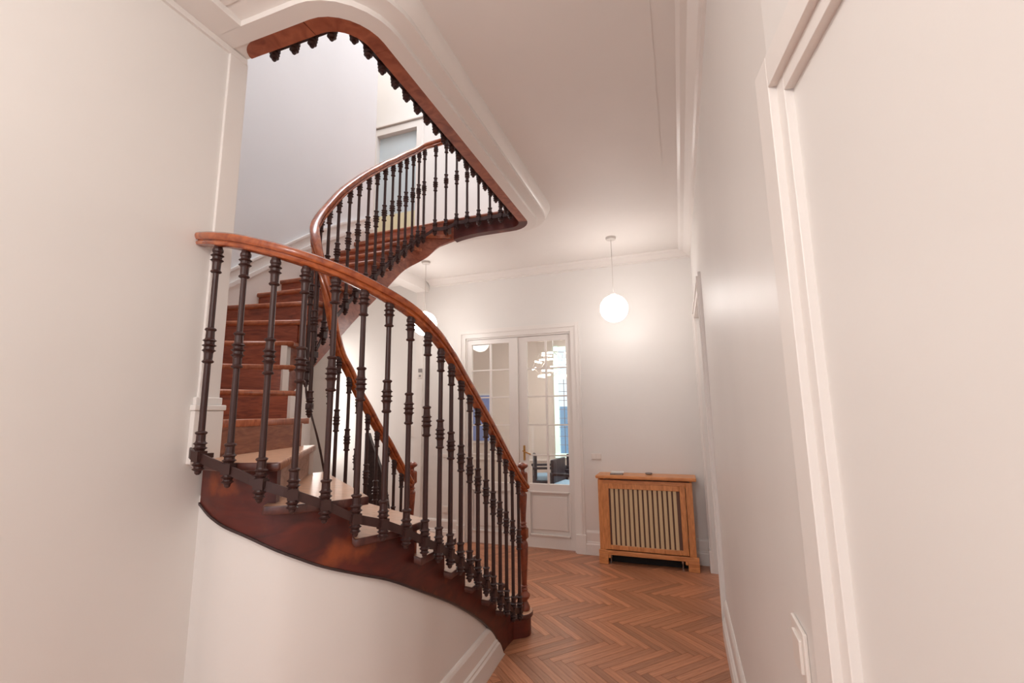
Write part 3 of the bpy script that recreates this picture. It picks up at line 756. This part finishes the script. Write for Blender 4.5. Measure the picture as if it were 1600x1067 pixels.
# inner-flight lower soffit
# ================================================================== RAILINGS
RPROF = [(-0.014, -0.030), (-0.021, -0.027), (-0.024, -0.021), (-0.021, -0.014), (-0.016, -0.012), (-0.0155, -0.007), (-0.024, -0.006), (-0.029, 0.001), (-0.031, 0.010), (-0.028, 0.020), (-0.018, 0.027), (0, 0.030),
         (0.018, 0.027), (0.028, 0.020), (0.031, 0.010), (0.029, 0.001), (0.024, -0.006), (0.0155, -0.007), (0.016, -0.012), (0.021, -0.014), (0.024, -0.021), (0.021, -0.027), (0.014, -0.030)]
def handrail(path, parent, m, prof=RPROF):
    """sweep keeping the section square to the slope"""
    P = [Vector(p) for p in path]; bm = bmesh.new(); rings = []
    for i, p in enumerate(P):
        d = (P[min(i+1, len(P)-1)]-P[max(i-1, 0)]).normalized()
        h = Vector((d.x, d.y, 0))
        lat = Vector((-h.y, h.x, 0)).normalized() if h.length > 1e-4 else Vector((1, 0, 0))
        upv = d.cross(lat)*-1; upv = lat.cross(d)*-1 if upv.z < 0 else upv
        rings.append([bm.verts.new(p+lat*a+upv*b) for a, b in prof])
    n = len(prof)
    for a, b in zip(rings, rings[1:]):
        for k in range(n): bm.faces.new((a[k], b[k], b[(k+1) % n], a[(k+1) % n]))
    bm.faces.new(rings[0]); bm.faces.new(rings[-1][::-1])
    o = from_bm('handrail', bm, m, smooth=True); keep(o, parent); return o
def baluster_bm(top, mid, bot, lug=0.05):
    """local z 0 = bot"""
    bm = bmesh.new(); h = top-bot; m = mid-bot
    pr = [(0.0, 0.0054), (0.006, 0.0108), (0.014, 0.0117), (0.017, 0.0162), (0.021, 0.0220), (0.025, 0.0162), (0.030, 0.0153), (0.034, 0.0183), (0.038, 0.0244), (0.042, 0.0183),
          (0.047, 0.0162), (0.090, 0.0162), (0.094, 0.0183), (0.099, 0.0256), (0.104, 0.0183), (0.109, 0.0180), (0.112, 0.0183), (0.117, 0.0248), (0.122, 0.0180), (0.127, 0.0162), (0.150, 0.0158),
          (0.153, 0.0191), (0.157, 0.0218), (0.161, 0.0191), (0.164, 0.0119)]
    pr += [(m-0.072, 0.0115), (m-0.069, 0.0183), (m-0.064, 0.0213), (m-0.060, 0.0183), (m-0.057, 0.0149), (m-0.031, 0.0158), (m-0.025, 0.0183), (m-0.020, 0.0252), (m-0.015, 0.0180), (m-0.0055, 0.0175), (m, 0.0260),
           (m+0.0055, 0.0175), (m+0.015, 0.0180), (m+0.020, 0.0252), (m+0.025, 0.0183), (m+0.031, 0.0158), (m+0.057, 0.0149), (m+0.060, 0.0183), (m+0.064, 0.0213), (m+0.069, 0.0183), (m+0.072, 0.0110)]
    pr += [(h-0.107, 0.0108), (h-0.104, 0.0180), (h-0.100, 0.0209), (h-0.096, 0.0180), (h-0.093, 0.0149), (h-0.062, 0.0158), (h-0.057, 0.0178), (h-0.052, 0.0244), (h-0.047, 0.0175), (h-0.037, 0.0175), (h-0.032, 0.0248), (h-0.027, 0.0175),
           (h-0.020, 0.0166), (h-0.016, 0.0200), (h-0.006, 0.0204), (h-0.002, 0.0180), (h+0.012, 0.0144)]
    add_lathe(bm, pr, seg=12)
    add_box(bm, -0.0185, 0.0185, -0.0185, 0.0185, 0.049, 0.088)
    for sx in (-1, 1): add_box(bm, -0.010, 0.010, sx*0.0185-0.003*(sx < 0), sx*0.0185+0.003*(sx > 0), 0.058, 0.079)
    add_box(bm, -0.012, 0.012, -0.0085, 0.0085, 0.060, 0.077)
    if lug: add_box(bm, -lug, -0.015, -0.009, 0.009, 0.060, 0.078)
    return bm
cache = {}
def baluster(parent, x, y, top, mid, bot, an=0.0):
    key = (round(top-bot, 3), round(mid-bot, 3))
    if key not in cache:
        bm = baluster_bm(top, mid, bot); bmesh.ops.recalc_face_normals(bm, faces=bm.faces)
        me = bpy.data.meshes.new('baluster'); bm.to_mesh(me); bm.free(); me.materials.append(M['iron'])
        for p in me.polygons: p.use_smooth = False
        cache[key] = me
    o = bpy.data.objects.new('baluster', cache[key]); COL.objects.link(o)
    o.location = (x, y, bot); o.rotation_euler = (0, 0, an); keep(o, parent); return o
def flat_bar(pts, parent, hh=0.018, tt=0.004):
    bm = bmesh.new(); P2 = [Vector((p[0], p[1])) for p in pts]
    sweep(bm, pts, [(-tt, -hh), (tt, -hh), (tt, hh), (-tt, hh)])
    o = from_bm('flat_bar', bm, M['iron']); keep(o, parent); return o
def newel(parent, x, y, z0, label=None):
    def w(y_): return 1.217-(y_-720.7)*0.00455-0.1585     # pixel row on the photo -> height above its step
    bm = bmesh.new()
    pr = [(0, 0.040), (0.022, 0.041), (0.030, 0.036), (0.045, 0.030), (0.060, 0.022), (0.070, 0.024), (0.083, 0.038), (0.098, 0.0435), (0.113, 0.038), (0.126, 0.024), (0.134, 0.022), (0.142, 0.027), (0.148, 0.022), (0.158, 0.020), (0.166, 0.027), (0.173, 0.021),
          (0.200, 0.0215), (0.30, 0.0265), (0.40, 0.0320), (0.455, 0.0335), (0.475, 0.028), (0.487, 0.020), (0.500, 0.024)]
    add_lathe(bm, pr, seg=18); shaft = from_bm('newel_post', bm, M['newel'], smooth=True); shaft.location = (x, y, z0); keep(shaft, parent)
    bm = bmesh.new(); add_box(bm, -0.031, 0.031, -0.031, 0.031, 0.498, 0.578); add_box(bm, -0.031, 0.031, -0.031, 0.031, 0.888, 0.985)
    bmesh.ops.bevel(bm, geom=bm.edges[:], offset=0.006, segments=2, affect='EDGES')
    add_lathe(bm, [(0.578, 0.022), (0.588, 0.028), (0.594, 0.022), (0.602, 0.020), (0.610, 0.026), (0.618, 0.021), (0.625, 0.019)], seg=18)
    # fluted vase
    rings = []; seg = 36
    for (z, r) in ((0.625, 0.019), (0.64, 0.020), (0.68, 0.022), (0.74, 0.0265), (0.79, 0.0300), (0.815, 0.0315), (0.825, 0.030), (0.834, 0.022)):
        fl = 0.0 if z in (0.625, 0.834) else 0.10
        rings.append([bm.verts.new((r*(1-fl*(0.5+0.5*cos(12*2*pi*k/seg)))*cos(2*pi*k/seg), r*(1-fl*(0.5+0.5*cos(12*2*pi*k/seg)))*sin(2*pi*k/seg), z)) for k in range(seg)])
    for a, b in zip(rings, rings[1:]):
        for k in range(seg): bm.faces.new((a[k], a[(k+1) % seg], b[(k+1) % seg], b[k]))
    add_lathe(bm, [(0.834, 0.022), (0.842, 0.021), (0.848, 0.027), (0.855, 0.028), (0.861, 0.022), (0.870, 0.020), (0.888, 0.026)], seg=18)
    up_ = from_bm('fluted_shaft', bm, M['newel']); up_.parent = shaft
    bm = bmesh.new(); add_lathe(bm, [(0.985, 0.026), (0.992, 0.018), (1.002, 0.015), (1.012, 0.019), (1.018, 0.030), (1.026, 0.040), (1.036, 0.043), (1.046, 0.039), (1.054, 0.026), (1.059, 0.010), (1.060, 0.002)], seg=18)
    f = from_bm('finial', bm, M['newel'], smooth=True); f.parent = shaft

# --- outer railing -----------------------------------------------------
r1 = thing('stair_railing', (-1.15, 2.4, 0), 'near outer railing of iron balusters sweeping from left wall to newel', 'railing')
DB = [(-1.745, 1.278, 2.283, 1.879, 1.381), (-1.605, 1.293, 2.250, 1.854, 1.337), (-1.475, 1.322, 2.213, 1.826, 1.284), (-1.376, 1.381, 2.182, 1.794, 1.242), (-1.301, 1.467, 2.154, 1.763, 1.193), (-1.235, 1.566, 2.118, 1.725, 1.125),
      (-1.181, 1.672, 2.085, 1.677, 1.087), (-1.145, 1.789, 2.037, 1.625, 1.030), (-1.126, 1.913, 1.980, 1.566, 0.962), (-1.117, 2.028, 1.913, 1.502, 0.905), (-1.120, 2.149, 1.850, 1.438, 0.845), (-1.127, 2.280, 1.781, 1.362, 0.770), (-1.128, 2.394, 1.713, 1.288, 0.700),
      (-1.129, 2.505, 1.636, 1.214, 0.625), (-1.131, 2.629, 1.556, 1.133, 0.545), (-1.134, 2.747, 1.470, 1.046, 0.460), (-1.137, 2.868, 1.388, 0.964, 0.378), (-1.143, 2.996, 1.300, 0.877, 0.293), (-1.147, 3.130, 1.215, 0.793, 0.208), (-1.150, 3.266, 1.120, 0.702, 0.160)]
BcO = EC.off(0.03)
for i, (x, y, t, m, b) in enumerate(DB):
    s = EC.near((x, y)); e = EC.at(s); an = atan2(y-e.y, x-e.x)
    baluster(r1, x, y, t, m, b, an)
tb = [(BcO.L, 1.470)]+[(BcO.near((x, y)), b+0.068) for (x, y, t, m, b) in DB]
tb = sorted(tb)
sb0 = tb[0][0]; tb[-1] = (BcO.L, 1.462)
flat_bar([(BcO.at(s).x, BcO.at(s).y+0.04*max(0, (s-BcO.L+0.12)/0.12)**2, interp(tb, s)) for s in sorted(set([sb0+(BcO.L-sb0-0.004)*i/60 for i in range(61)]+[t[0] for t in tb[:-1]]))], r1)
tr_ = sorted([(BcO.near(q[:2]), q[2]) for q in ((-1.155, 3.44, 1.03), (-1.151, 3.306, 1.108), (-1.137, 2.866, 1.405), (-1.129, 2.445, 1.695), (-1.118, 2.104, 1.915), (-1.138, 1.821, 2.060), (-1.193, 1.645, 2.124), (-1.279, 1.496, 2.180), (-1.394, 1.366, 2.226), (-1.592, 1.295, 2.285), (-1.907, 1.30, 2.352))])
sr0, sr1 = tr_[0][0], BcO.L
handrail([(BcO.at(sr0+(sr1-sr0)*i/110).x, BcO.at(sr0+(sr1-sr0)*i/110).y, smooth_interp(tr_, sr0+(sr1-sr0)*i/110)) for i in range(111)], r1, M['rail'])
newel(r1, -1.180, 3.46, RI)
# --- inner railing and landing balustrade -------------------------------
r2_ = thing('stair_railing', (-2.05, 3.2, 0), 'inner railing spiralling from the far newel up to the landing opening', 'railing')
def bs(x, y, lo=0, hi=20): return Bc.near((x, y), lo, hi)
uA = bs(-2.058, 2.30, 0, 1.6); uB = bs(-2.230, 2.40, 1.0, 3.0)
caps = [(3.40-y, z) for y, z in ((3.134, 1.146), (3.032, 1.257), (2.94, 1.358), (2.811, 1.475), (2.699, 1.599), (2.59, 1.712), (2.491, 1.844), (2.385, 1.97))]
caps2 = [(1.555, 3.03), (1.646, 3.153), (1.756, 3.276), (1.858, 3.381), (1.970, 3.488), (2.074, 3.581), (2.179, 3.677), (2.288, 3.765), (2.392, 3.858), (2.493, 3.945), (2.604, 4.036), (2.690, 4.113), (2.754, 4.168), (2.868, 4.233), (2.973, 4.271)]
caps2 = [(q+DS, z) for q, z in caps2]
sC = 3.00+DS
prof_tab = caps+[(Bc.near(q), z-0.036) for q, z in (((-2.064, 2.245), 2.40), ((-2.097, 2.208), 2.58), ((-2.150, 2.215), 2.73), ((-2.200, 2.262), 2.83), ((-2.228, 2.335), 2.945))]+caps2+[(3.10+DS, 4.288), (3.4+DS, 4.295), (Bc.L, 4.295)]
prof_tab = sorted(prof_tab)
def capz(s): return smooth_interp(prof_tab, s)
def face_dir(s):
    p = Bc.at(s); q = S.at(S.near(p, max(0, s-0.5), s+0.8)); d = p-q
    return atan2(d.y, d.x)
ups = [c[0] for c in caps]+[Bc.near(q) for q in ((-2.058, 2.315), (-2.110, 2.207), (-2.190, 2.25), (-2.229, 2.345))]+[c[0] for c in caps2]+[q+DS for q in (3.087, 3.200, 3.320, 3.437, 3.543)]
ups += [q+DS for q in (6.278, 6.151, 6.040, 5.923, 5.812, 5.711, 5.596, 5.481, 5.369, 5.254, 5.144, 5.034, 4.924, 4.815, 4.709, 4.585, 4.472, 4.359, 4.246, 4.133, 4.020, 3.900, 3.780, 3.660)]
ups = sorted(ups); barpts = []
for s in ups:
    p = Bc.at(s); t = capz(s); b = t-0.965 if s > uB else t-1.0
    if uA < s < uB: b = t-1.0
    if s > 2.8+DS: b = 3.345 if s > 3.05+DS else max(b, 3.30)
    if t-0.41 < b+0.25: continue
    b = max(b, RI) if s < 1.0 else b
    baluster(r2_, p.x, p.y, t+(0.02 if uA < s < uB else 0), t-0.405, b, face_dir(s)); barpts.append((s, b+0.068))
tb = sorted(barpts)
ss_ = sorted(set([tb[0][0]+(tb[-1][0]-tb[0][0])*i/260 for i in range(261)]+[t[0] for t in tb]))
flat_bar([(Bc.at(s).x, Bc.at(s).y, interp(tb, s)) for s in ss_], r2_)
h0 = bs(-2.058, 3.26, 0, 1.6); NN = 330
handrail([(Bc.at(h0+(Bc.L-h0)*i/NN).x, Bc.at(h0+(Bc.L-h0)*i/NN).y, (capz(h0+(Bc.L-h0)*i/NN) if h0+(Bc.L-h0)*i/NN > caps[0][0] else caps[0][1]-(caps[0][0]-(h0+(Bc.L-h0)*i/NN))*1.0)+0.036) for i in range(NN+1)], r2_, M['rail'])
newel(r2_, -2.075, 3.31, RI)

# dark curved panel standing behind the inner flight
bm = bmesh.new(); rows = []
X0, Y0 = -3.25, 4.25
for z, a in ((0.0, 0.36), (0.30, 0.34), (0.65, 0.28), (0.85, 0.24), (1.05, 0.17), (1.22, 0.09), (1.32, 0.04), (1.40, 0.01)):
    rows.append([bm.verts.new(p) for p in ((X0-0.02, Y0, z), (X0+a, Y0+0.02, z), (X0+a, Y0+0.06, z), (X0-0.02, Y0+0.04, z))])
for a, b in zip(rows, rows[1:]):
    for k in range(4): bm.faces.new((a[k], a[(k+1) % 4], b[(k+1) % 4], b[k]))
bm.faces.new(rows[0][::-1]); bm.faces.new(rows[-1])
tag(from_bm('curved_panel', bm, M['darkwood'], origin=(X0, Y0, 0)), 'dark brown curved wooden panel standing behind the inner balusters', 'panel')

# ================================================================== OBJECTS
# radiator cover
rc = thing('radiator_cover', (-0.42, 5.21, 0), 'honey oak radiator cover with striped fabric grille against the back wall', 'radiator cover')
def rcp(name, L, m, bev=0.003, par=None):
    o = boxes(name, L, m, bev=bev); keep(o, rc)
    if par is not None: o.parent = par; o.matrix_parent_inverse = par.matrix_parent_inverse
    return o
x0, x1, yf, yb = -0.905, 0.062, 5.205, YB-0.003
rcp('top_board', [(x0-0.02, x1+0.045, yf-0.035, yb, 0.880, 0.915)], M['oakh'], 0.012)
rcp('side_panel', [(x0, x0+0.022, yf+0.02, yb, 0.0, 0.88)], M['oak']); rcp('side_panel', [(x1-0.022, x1, yf+0.02, yb, 0.0, 0.88)], M['oak'])
rcp('stile', [(x0, x0+0.065, yf, yf+0.022, 0.14, 0.865)], M['oak']); rcp('stile', [(x1-0.065, x1, yf, yf+0.022, 0.14, 0.865)], M['oak'])
rcp('rail', [(x0+0.065, x1-0.065, yf, yf+0.022, 0.815, 0.865)], M['oakh'])
gf = rcp('grille_frame', [(x0+0.06, x0+0.115, yf-0.012, yf+0.012, 0.150, 0.830), (x1-0.125, x1-0.07, yf-0.012, yf+0.012, 0.150, 0.830), (x0+0.115, x1-0.125, yf-0.012, yf+0.012, 0.775, 0.830), (x0+0.115, x1-0.125, yf-0.012, yf+0.012, 0.150, 0.195)], M['oak'], 0.004)
rcp('grille_backing', [(x0+0.10, x1-0.11, yf+0.010, yf+0.014, 0.16, 0.80)], M['grilleback'], 0)
ns = 14; gx0, gx1 = x0+0.125, x1-0.150
for i in range(ns):
    c = gx0+(gx1-gx0)*(i+0.5)/ns
    rcp('grille_slat', [(c-0.0165, c+0.0165, yf-0.002, yf+0.010, 0.188, 0.785)], M['grille'], 0.004)
rcp('plinth', [(x0-0.012, x1+0.022, yf-0.012, yf+0.022, 0.095, 0.140), (x0-0.012, x0+0.085, yf-0.012, yf+0.022, 0.0, 0.096), (x1-0.085, x1+0.022, yf-0.012, yf+0.022, 0.0, 0.096)], M['oakh'], 0.004)
rcp('plinth_bracket', [(x0+0.085, x0+0.110, yf-0.008, yf+0.018, 0.060, 0.096)], M['oakh'], 0.006)
rcp('plinth_bracket', [(x1-0.112, x1-0.085, yf-0.008, yf+0.018, 0.060, 0.096)], M['oakh'], 0.006)
rcp('cavity_shade_box', [(x0+0.03, x1-0.03, yf+0.09, yb-0.02, 0.003, 0.16)], M['dark'], 0)  # near-black block stands in for the shade beneath the cover
for xx in (x0+0.105, x1-0.135):
    bm = bmesh.new(); add_lathe(bm, [(0, 0.010), (0.05, 0.010), (0.06, 0.016), (0.08, 0.016), (0.085, 0.01)], c=(xx, yf+0.05, 0.0), seg=10)
    keep(from_bm('radiator_foot', bm, M['chrome'], smooth=True), rc)
# things on it
hd = thing('storage_box', (-0.70, 5.29, 0.915), 'small white and dark flat box lying on the left of the radiator cover', 'box')
keep(boxes('box_body', [(-0.775, -0.640, 5.255, 5.345, 0.915, 0.930)], M['grey'], bev=0.003), hd)
keep(boxes('box_lid', [(-0.765, -0.625, 5.260, 5.340, 0.931, 0.944)], M['paper'], bev=0.002), hd)
kk = thing('key_dish', (-0.37, 5.37, 0.915), 'tiny dark dish on the middle of the radiator cover', 'dish')
bm = bmesh.new(); add_lathe(bm, [(0, 0.022), (0.004, 0.034), (0.016, 0.040), (0.018, 0.037), (0.008, 0.03)], c=(-0.37, 5.37, 0.915), seg=14); keep(from_bm('dish', bm, M['grey'], smooth=True), kk)

# pendant lamps
def pendant(x, y, zg, label, r=0.143):
    t = thing('pendant_lamp', (x, y, ZC), label, 'pendant lamp', 'opal globe pendants of the hall')
    bm = bmesh.new(); add_lathe(bm, [(-0.028, 0.012), (-0.026, 0.050), (-0.006, 0.055), (0.0, 0.055)], c=(x, y, ZC), seg=20); keep(from_bm('canopy', bm, M['cord'], smooth=True), t)
    bm = bmesh.new(); add_tube(bm, [(x, y, ZC-0.02), (x, y, zg+r-0.005)], 0.0035, 6); keep(from_bm('cord', bm, M['cord']), t)
    bm = bmesh.new(); bmesh.ops.create_uvsphere(bm, u_segments=28, v_segments=18, radius=r); bmesh.ops.translate(bm, verts=bm.verts, vec=(x, y, zg))
    keep(from_bm('globe', bm, M['globe'], smooth=True), t)
    bm = bmesh.new(); add_lathe(bm, [(-0.01, 0.03), (0.012, 0.026), (0.02, 0.006)], c=(x, y, zg+r), seg=12); keep(from_bm('globe_cap', bm, M['cord'], smooth=True), t)
pendant(-0.582, 4.739, 2.662, 'lit white globe pendant hanging in front of the wall above the radiator cover')
pendant(-2.811, 4.696, 2.666, 'lit white globe pendant partly hidden behind the near handrail')

# switches and small wall things
def plate(name, x0, x1, z0, z1, label, cat, parts=(), m=None, y=YB, t=0.010):
    o = thing(name, ((x0+x1)/2, y, (z0+z1)/2), label, cat)
    keep(boxes('plate', [(x0, x1, y-t, y, z0, z1)], m or M['plastic'], bev=0.002), o)
    for pn, b, pm in parts: keep(boxes(pn, [b], pm, bev=0.0015), o)
    return o
plate('light_switch', -1.012, -0.898, 1.052, 1.120, 'white double light switch on the wall between glazed door and radiator cover', 'light switch',
      [('rocker', (-1.004, -0.957, YB-0.016, YB-0.009, 1.060, 1.112), M['plastic']), ('rocker', (-0.953, -0.906, YB-0.016, YB-0.009, 1.060, 1.112), M['plastic'])])
plate('intercom', -3.475, -3.375, 1.295, 1.445, 'white intercom panel left of the double door behind the balusters', 'intercom',
      [('screen', (-3.455, -3.395, YB-0.014, YB-0.009, 1.415, 1.432), M['grey'])], t=0.02)
plate('thermostat', -3.345, -3.288, 2.165, 2.215, 'small grey square sensor high on the pilaster', 'sensor', m=M['grey'], y=YB-0.03, t=0.015)
plate('doorbell', -3.352, -3.280, 2.085, 2.145, 'small white button just below the grey sensor', 'doorbell', [('button', (-3.330, -3.302, YB-0.052, YB-0.044, 2.100, 2.128), M['grey'])], y=YB-0.03, t=0.015)
plate('wall_plate', -2.975, -2.880, 1.035, 1.080, 'narrow white wall plate left of the double door at handle height', 'switch')
plate('wall_socket', -2.965, -2.888, 0.335, 0.425, 'white wall socket low on the wall left of the double door', 'socket', [('socket_cover', (-2.957, -2.896, YB-0.014, YB-0.009, 0.345, 0.415), M['plastic'])])
# near switch on the right wall
sw = thing('light_switch', (XR, 1.245, 1.08), 'white light switch close up on the right wall by the door', 'light switch')
keep(boxes('plate', [(XR-0.009, XR, 1.190, 1.305, 1.025, 1.132)], M['plastic'], bev=0.003), sw)
keep(boxes('rocker', [(XR-0.015, XR-0.008, 1.205, 1.275, 1.045, 1.112)], M['plastic'], bev=0.002), sw)

# ================================================================== ROOM BEHIND THE GLAZED DOOR
R0 = YB+0.14
struct(boxes('wall_dining_back', [(-5.5, -2.42, 9.2, 9.32, 0, 3.3), (-1.35, 1.5, 9.2, 9.32, 0, 3.3), (-2.42, -1.35, 9.2, 9.32, 0, 0.70), (-2.42, -1.35, 9.2, 9.32, 2.95, 3.3)], M['room2']), 'far wall of the room behind the glazed door')
struct(boxes('wall_dining_side', [(-5.6, -5.5, R0, 9.3, 0, 3.3), (1.5, 1.6, R0, 9.3, 0, 3.3), (-5.5, 1.5, R0+0.001, R0+0.01, 2.7, 3.3)], M['room2']), 'side walls of the room behind the glazed door')
struct(boxes('ceiling_dining', [(-5.6, 1.6, R0, 9.3, 3.3, 3.36)], M['room2']), 'ceiling of the room behind the glazed door', 'ceiling')
struct(boxes('floor_dining', [(-5.6, 1.6, R0-0.14, 9.3, -0.05, -0.001)], M['plank']), 'wooden floor of the room behind the glazed door', 'floor')
struct(boxes('trim_8', [(-5.5, -2.5, 9.17, 9.2, 0, 0.16), (-5.5, -2.42, 9.18, 9.2, 0.62, 0.66), (-5.5, 1.5, 9.15, 9.2, 3.12, 3.3)], M['trim']), 'skirting, dado and cornice of the room behind the glazed door', 'moulding')
win = thing('window_1', (-1.9, 9.2, 0.7), 'leaded window glowing with daylight beyond the right door leaf', 'window'); win['kind'] = 'structure'
keep(boxes('window_frame', [(-2.42, -2.33, 9.17, 9.26, 0.70, 2.95), (-1.44, -1.35, 9.17, 9.26, 0.70, 2.95), (-2.42, -1.35, 9.17, 9.26, 0.70, 0.78), (-2.42, -1.35, 9.17, 9.26, 2.87, 2.95), (-2.42, -1.35, 9.18, 9.25, 2.27, 2.33), (-1.92, -1.85, 9.18, 9.25, 0.70, 2.95)], emis('sunlight_glow_frame', (0.75, 0.93, 0.86), 0.35)), win)  # frame material glows faintly in place of sunlight on it
keep(boxes('pane', [(-2.33, -1.92, 9.21, 9.215, 0.78, 2.27), (-1.85, -1.44, 9.21, 9.215, 0.78, 2.27), (-2.33, -1.44, 9.21, 9.215, 2.33, 2.87)], M['glass']), win)
keep(boxes('glazing_bars', [(-2.33, -1.44, 9.20, 9.22, z-0.004, z+0.004) for z in (0.95, 1.12, 1.30, 1.48, 1.66, 1.84, 2.02, 2.18)]+[(x-0.004, x+0.004, 9.20, 9.22, 0.78, 2.27) for x in (-2.22, -2.10, -2.0)], M['grey']), win)
tag(boxes('neighbouring_building', [(-3.4, 1.0, 12.0, 12.6, -1.0, 1.75), (-2.75, -2.55, 11.9, 12.0, 0.2, 1.6)], mat('blue_grey_render', (0.30, 0.45, 0.62), 0.8)), 'blue grey building outside the far window', 'building')
# picture
pc = thing('wall_picture', (-4.2, 9.2, 1.4), 'blue picture in the far room seen through the left door leaf', 'picture')
keep(boxes('picture_surface', [(-4.35, -3.86, 9.15, 9.175, 1.02, 1.98)], M['bluepanel']), pc)
keep(boxes('frame', [(-4.40, -3.83, 9.17, 9.2, 0.97, 2.02)], M['paper']), pc)
# globe lamp in that room
t = thing('globe_lamp', (-3.15, 6.75, 3.3), 'large white ceiling globe lit in the far room behind left door leaf', 'ceiling lamp')
bm = bmesh.new(); bmesh.ops.create_uvsphere(bm, u_segments=24, v_segments=14, radius=0.24); bmesh.ops.scale(bm, verts=bm.verts, vec=(1, 1, 0.8)); bmesh.ops.translate(bm, verts=bm.verts, vec=(-3.22, 6.9, 2.93)); keep(from_bm('globe', bm, M['globe'], smooth=True), t)
bm = bmesh.new(); add_tube(bm, [(-3.22, 6.9, 3.10), (-3.22, 6.9, 3.3)], 0.02, 8); keep(from_bm('stem', bm, M['chrome']), t)
# chandelier: glowing tubes in a cage of thin rods
ch = thing('chandelier', (-2.0, 7.5, 3.3), 'chandelier of glowing tubes in the far room behind right door leaf', 'chandelier')
tubes = []
def ring_tubes(z, r, n, ph, ln):
    for i in range(n):
        a = ph+2*pi*i/n; c = Vector((-1.98+r*cos(a), 7.5+r*sin(a), z)); d = Vector((-sin(a), cos(a), 0))*ln/2
        bm = bmesh.new(); add_tube(bm, [c-d, c+d], 0.014, 8); keep(from_bm('light_tube', bm, M['tube'], smooth=True), ch)
ring_tubes(2.58, 0.20, 3, 0.3, 0.20); ring_tubes(2.46, 0.28, 4, 1.4, 0.24); ring_tubes(2.33, 0.33, 4, 0.5, 0.26); ring_tubes(2.21, 0.24, 4, 1.2, 0.22)
bm = bmesh.new()
for i in range(6):
    a = 2*pi*i/6; add_tube(bm, [(-1.98+0.24*cos(a), 7.5+0.24*sin(a), 2.60), (-1.98+0.35*cos(a+0.4), 7.5+0.35*sin(a+0.4), 2.36), (-1.98+0.25*cos(a+0.8), 7.5+0.25*sin(a+0.8), 2.22)], 0.003, 5)
add_tube(bm, [(-1.98, 7.5, 3.3), (-1.98, 7.5, 2.5)], 0.006, 6)
for i in range(4):
    a = 2*pi*i/4; add_tube(bm, [(-1.98, 7.5, 2.62), (-1.98+0.25*cos(a), 7.5+0.25*sin(a), 2.60)], 0.005, 5)
keep(from_bm('rods', bm, M['chrome']), ch)
# armchairs
def armchair(x, y, rz, label):
    t = thing('armchair', (x, y, 0), label, 'armchair', 'dark armchairs in the far room'); t.rotation_euler = (0, 0, rz)
    def p(name, L, m, bev=0.006):
        o = boxes(name, L, m, bev=bev); o.parent = t; return o
    for sx in (-1, 1):
        for sy in (-1, 1): p('leg', [(sx*0.27-0.02, sx*0.27+0.02, sy*0.26-0.02, sy*0.26+0.02, 0, 0.62)], M['chairw'])
        p('armrest', [(sx*0.27-0.03, sx*0.27+0.03, -0.29, 0.30, 0.62, 0.66)], M['chairw'])
    p('seat_frame', [(-0.27, 0.27, -0.26, 0.26, 0.36, 0.42)], M['chairw'])
    p('seat_cushion', [(-0.25, 0.25, -0.26, 0.24, 0.42, 0.50)], M['blue'], 0.02)
    p('backrest', [(-0.26, 0.26, 0.22, 0.27, 0.45, 0.86)], M['chairw'], 0.012)
armchair(-1.68, 7.40, radians(82), 'dark armchair with a pale blue seat nearest the right door leaf')
armchair(-1.62, 8.35, radians(60), 'dark armchair with a pale blue seat further back in the far room')
armchair(-2.30, 8.20, radians(110), 'dark armchair standing sideways behind the middle of the right door leaf')
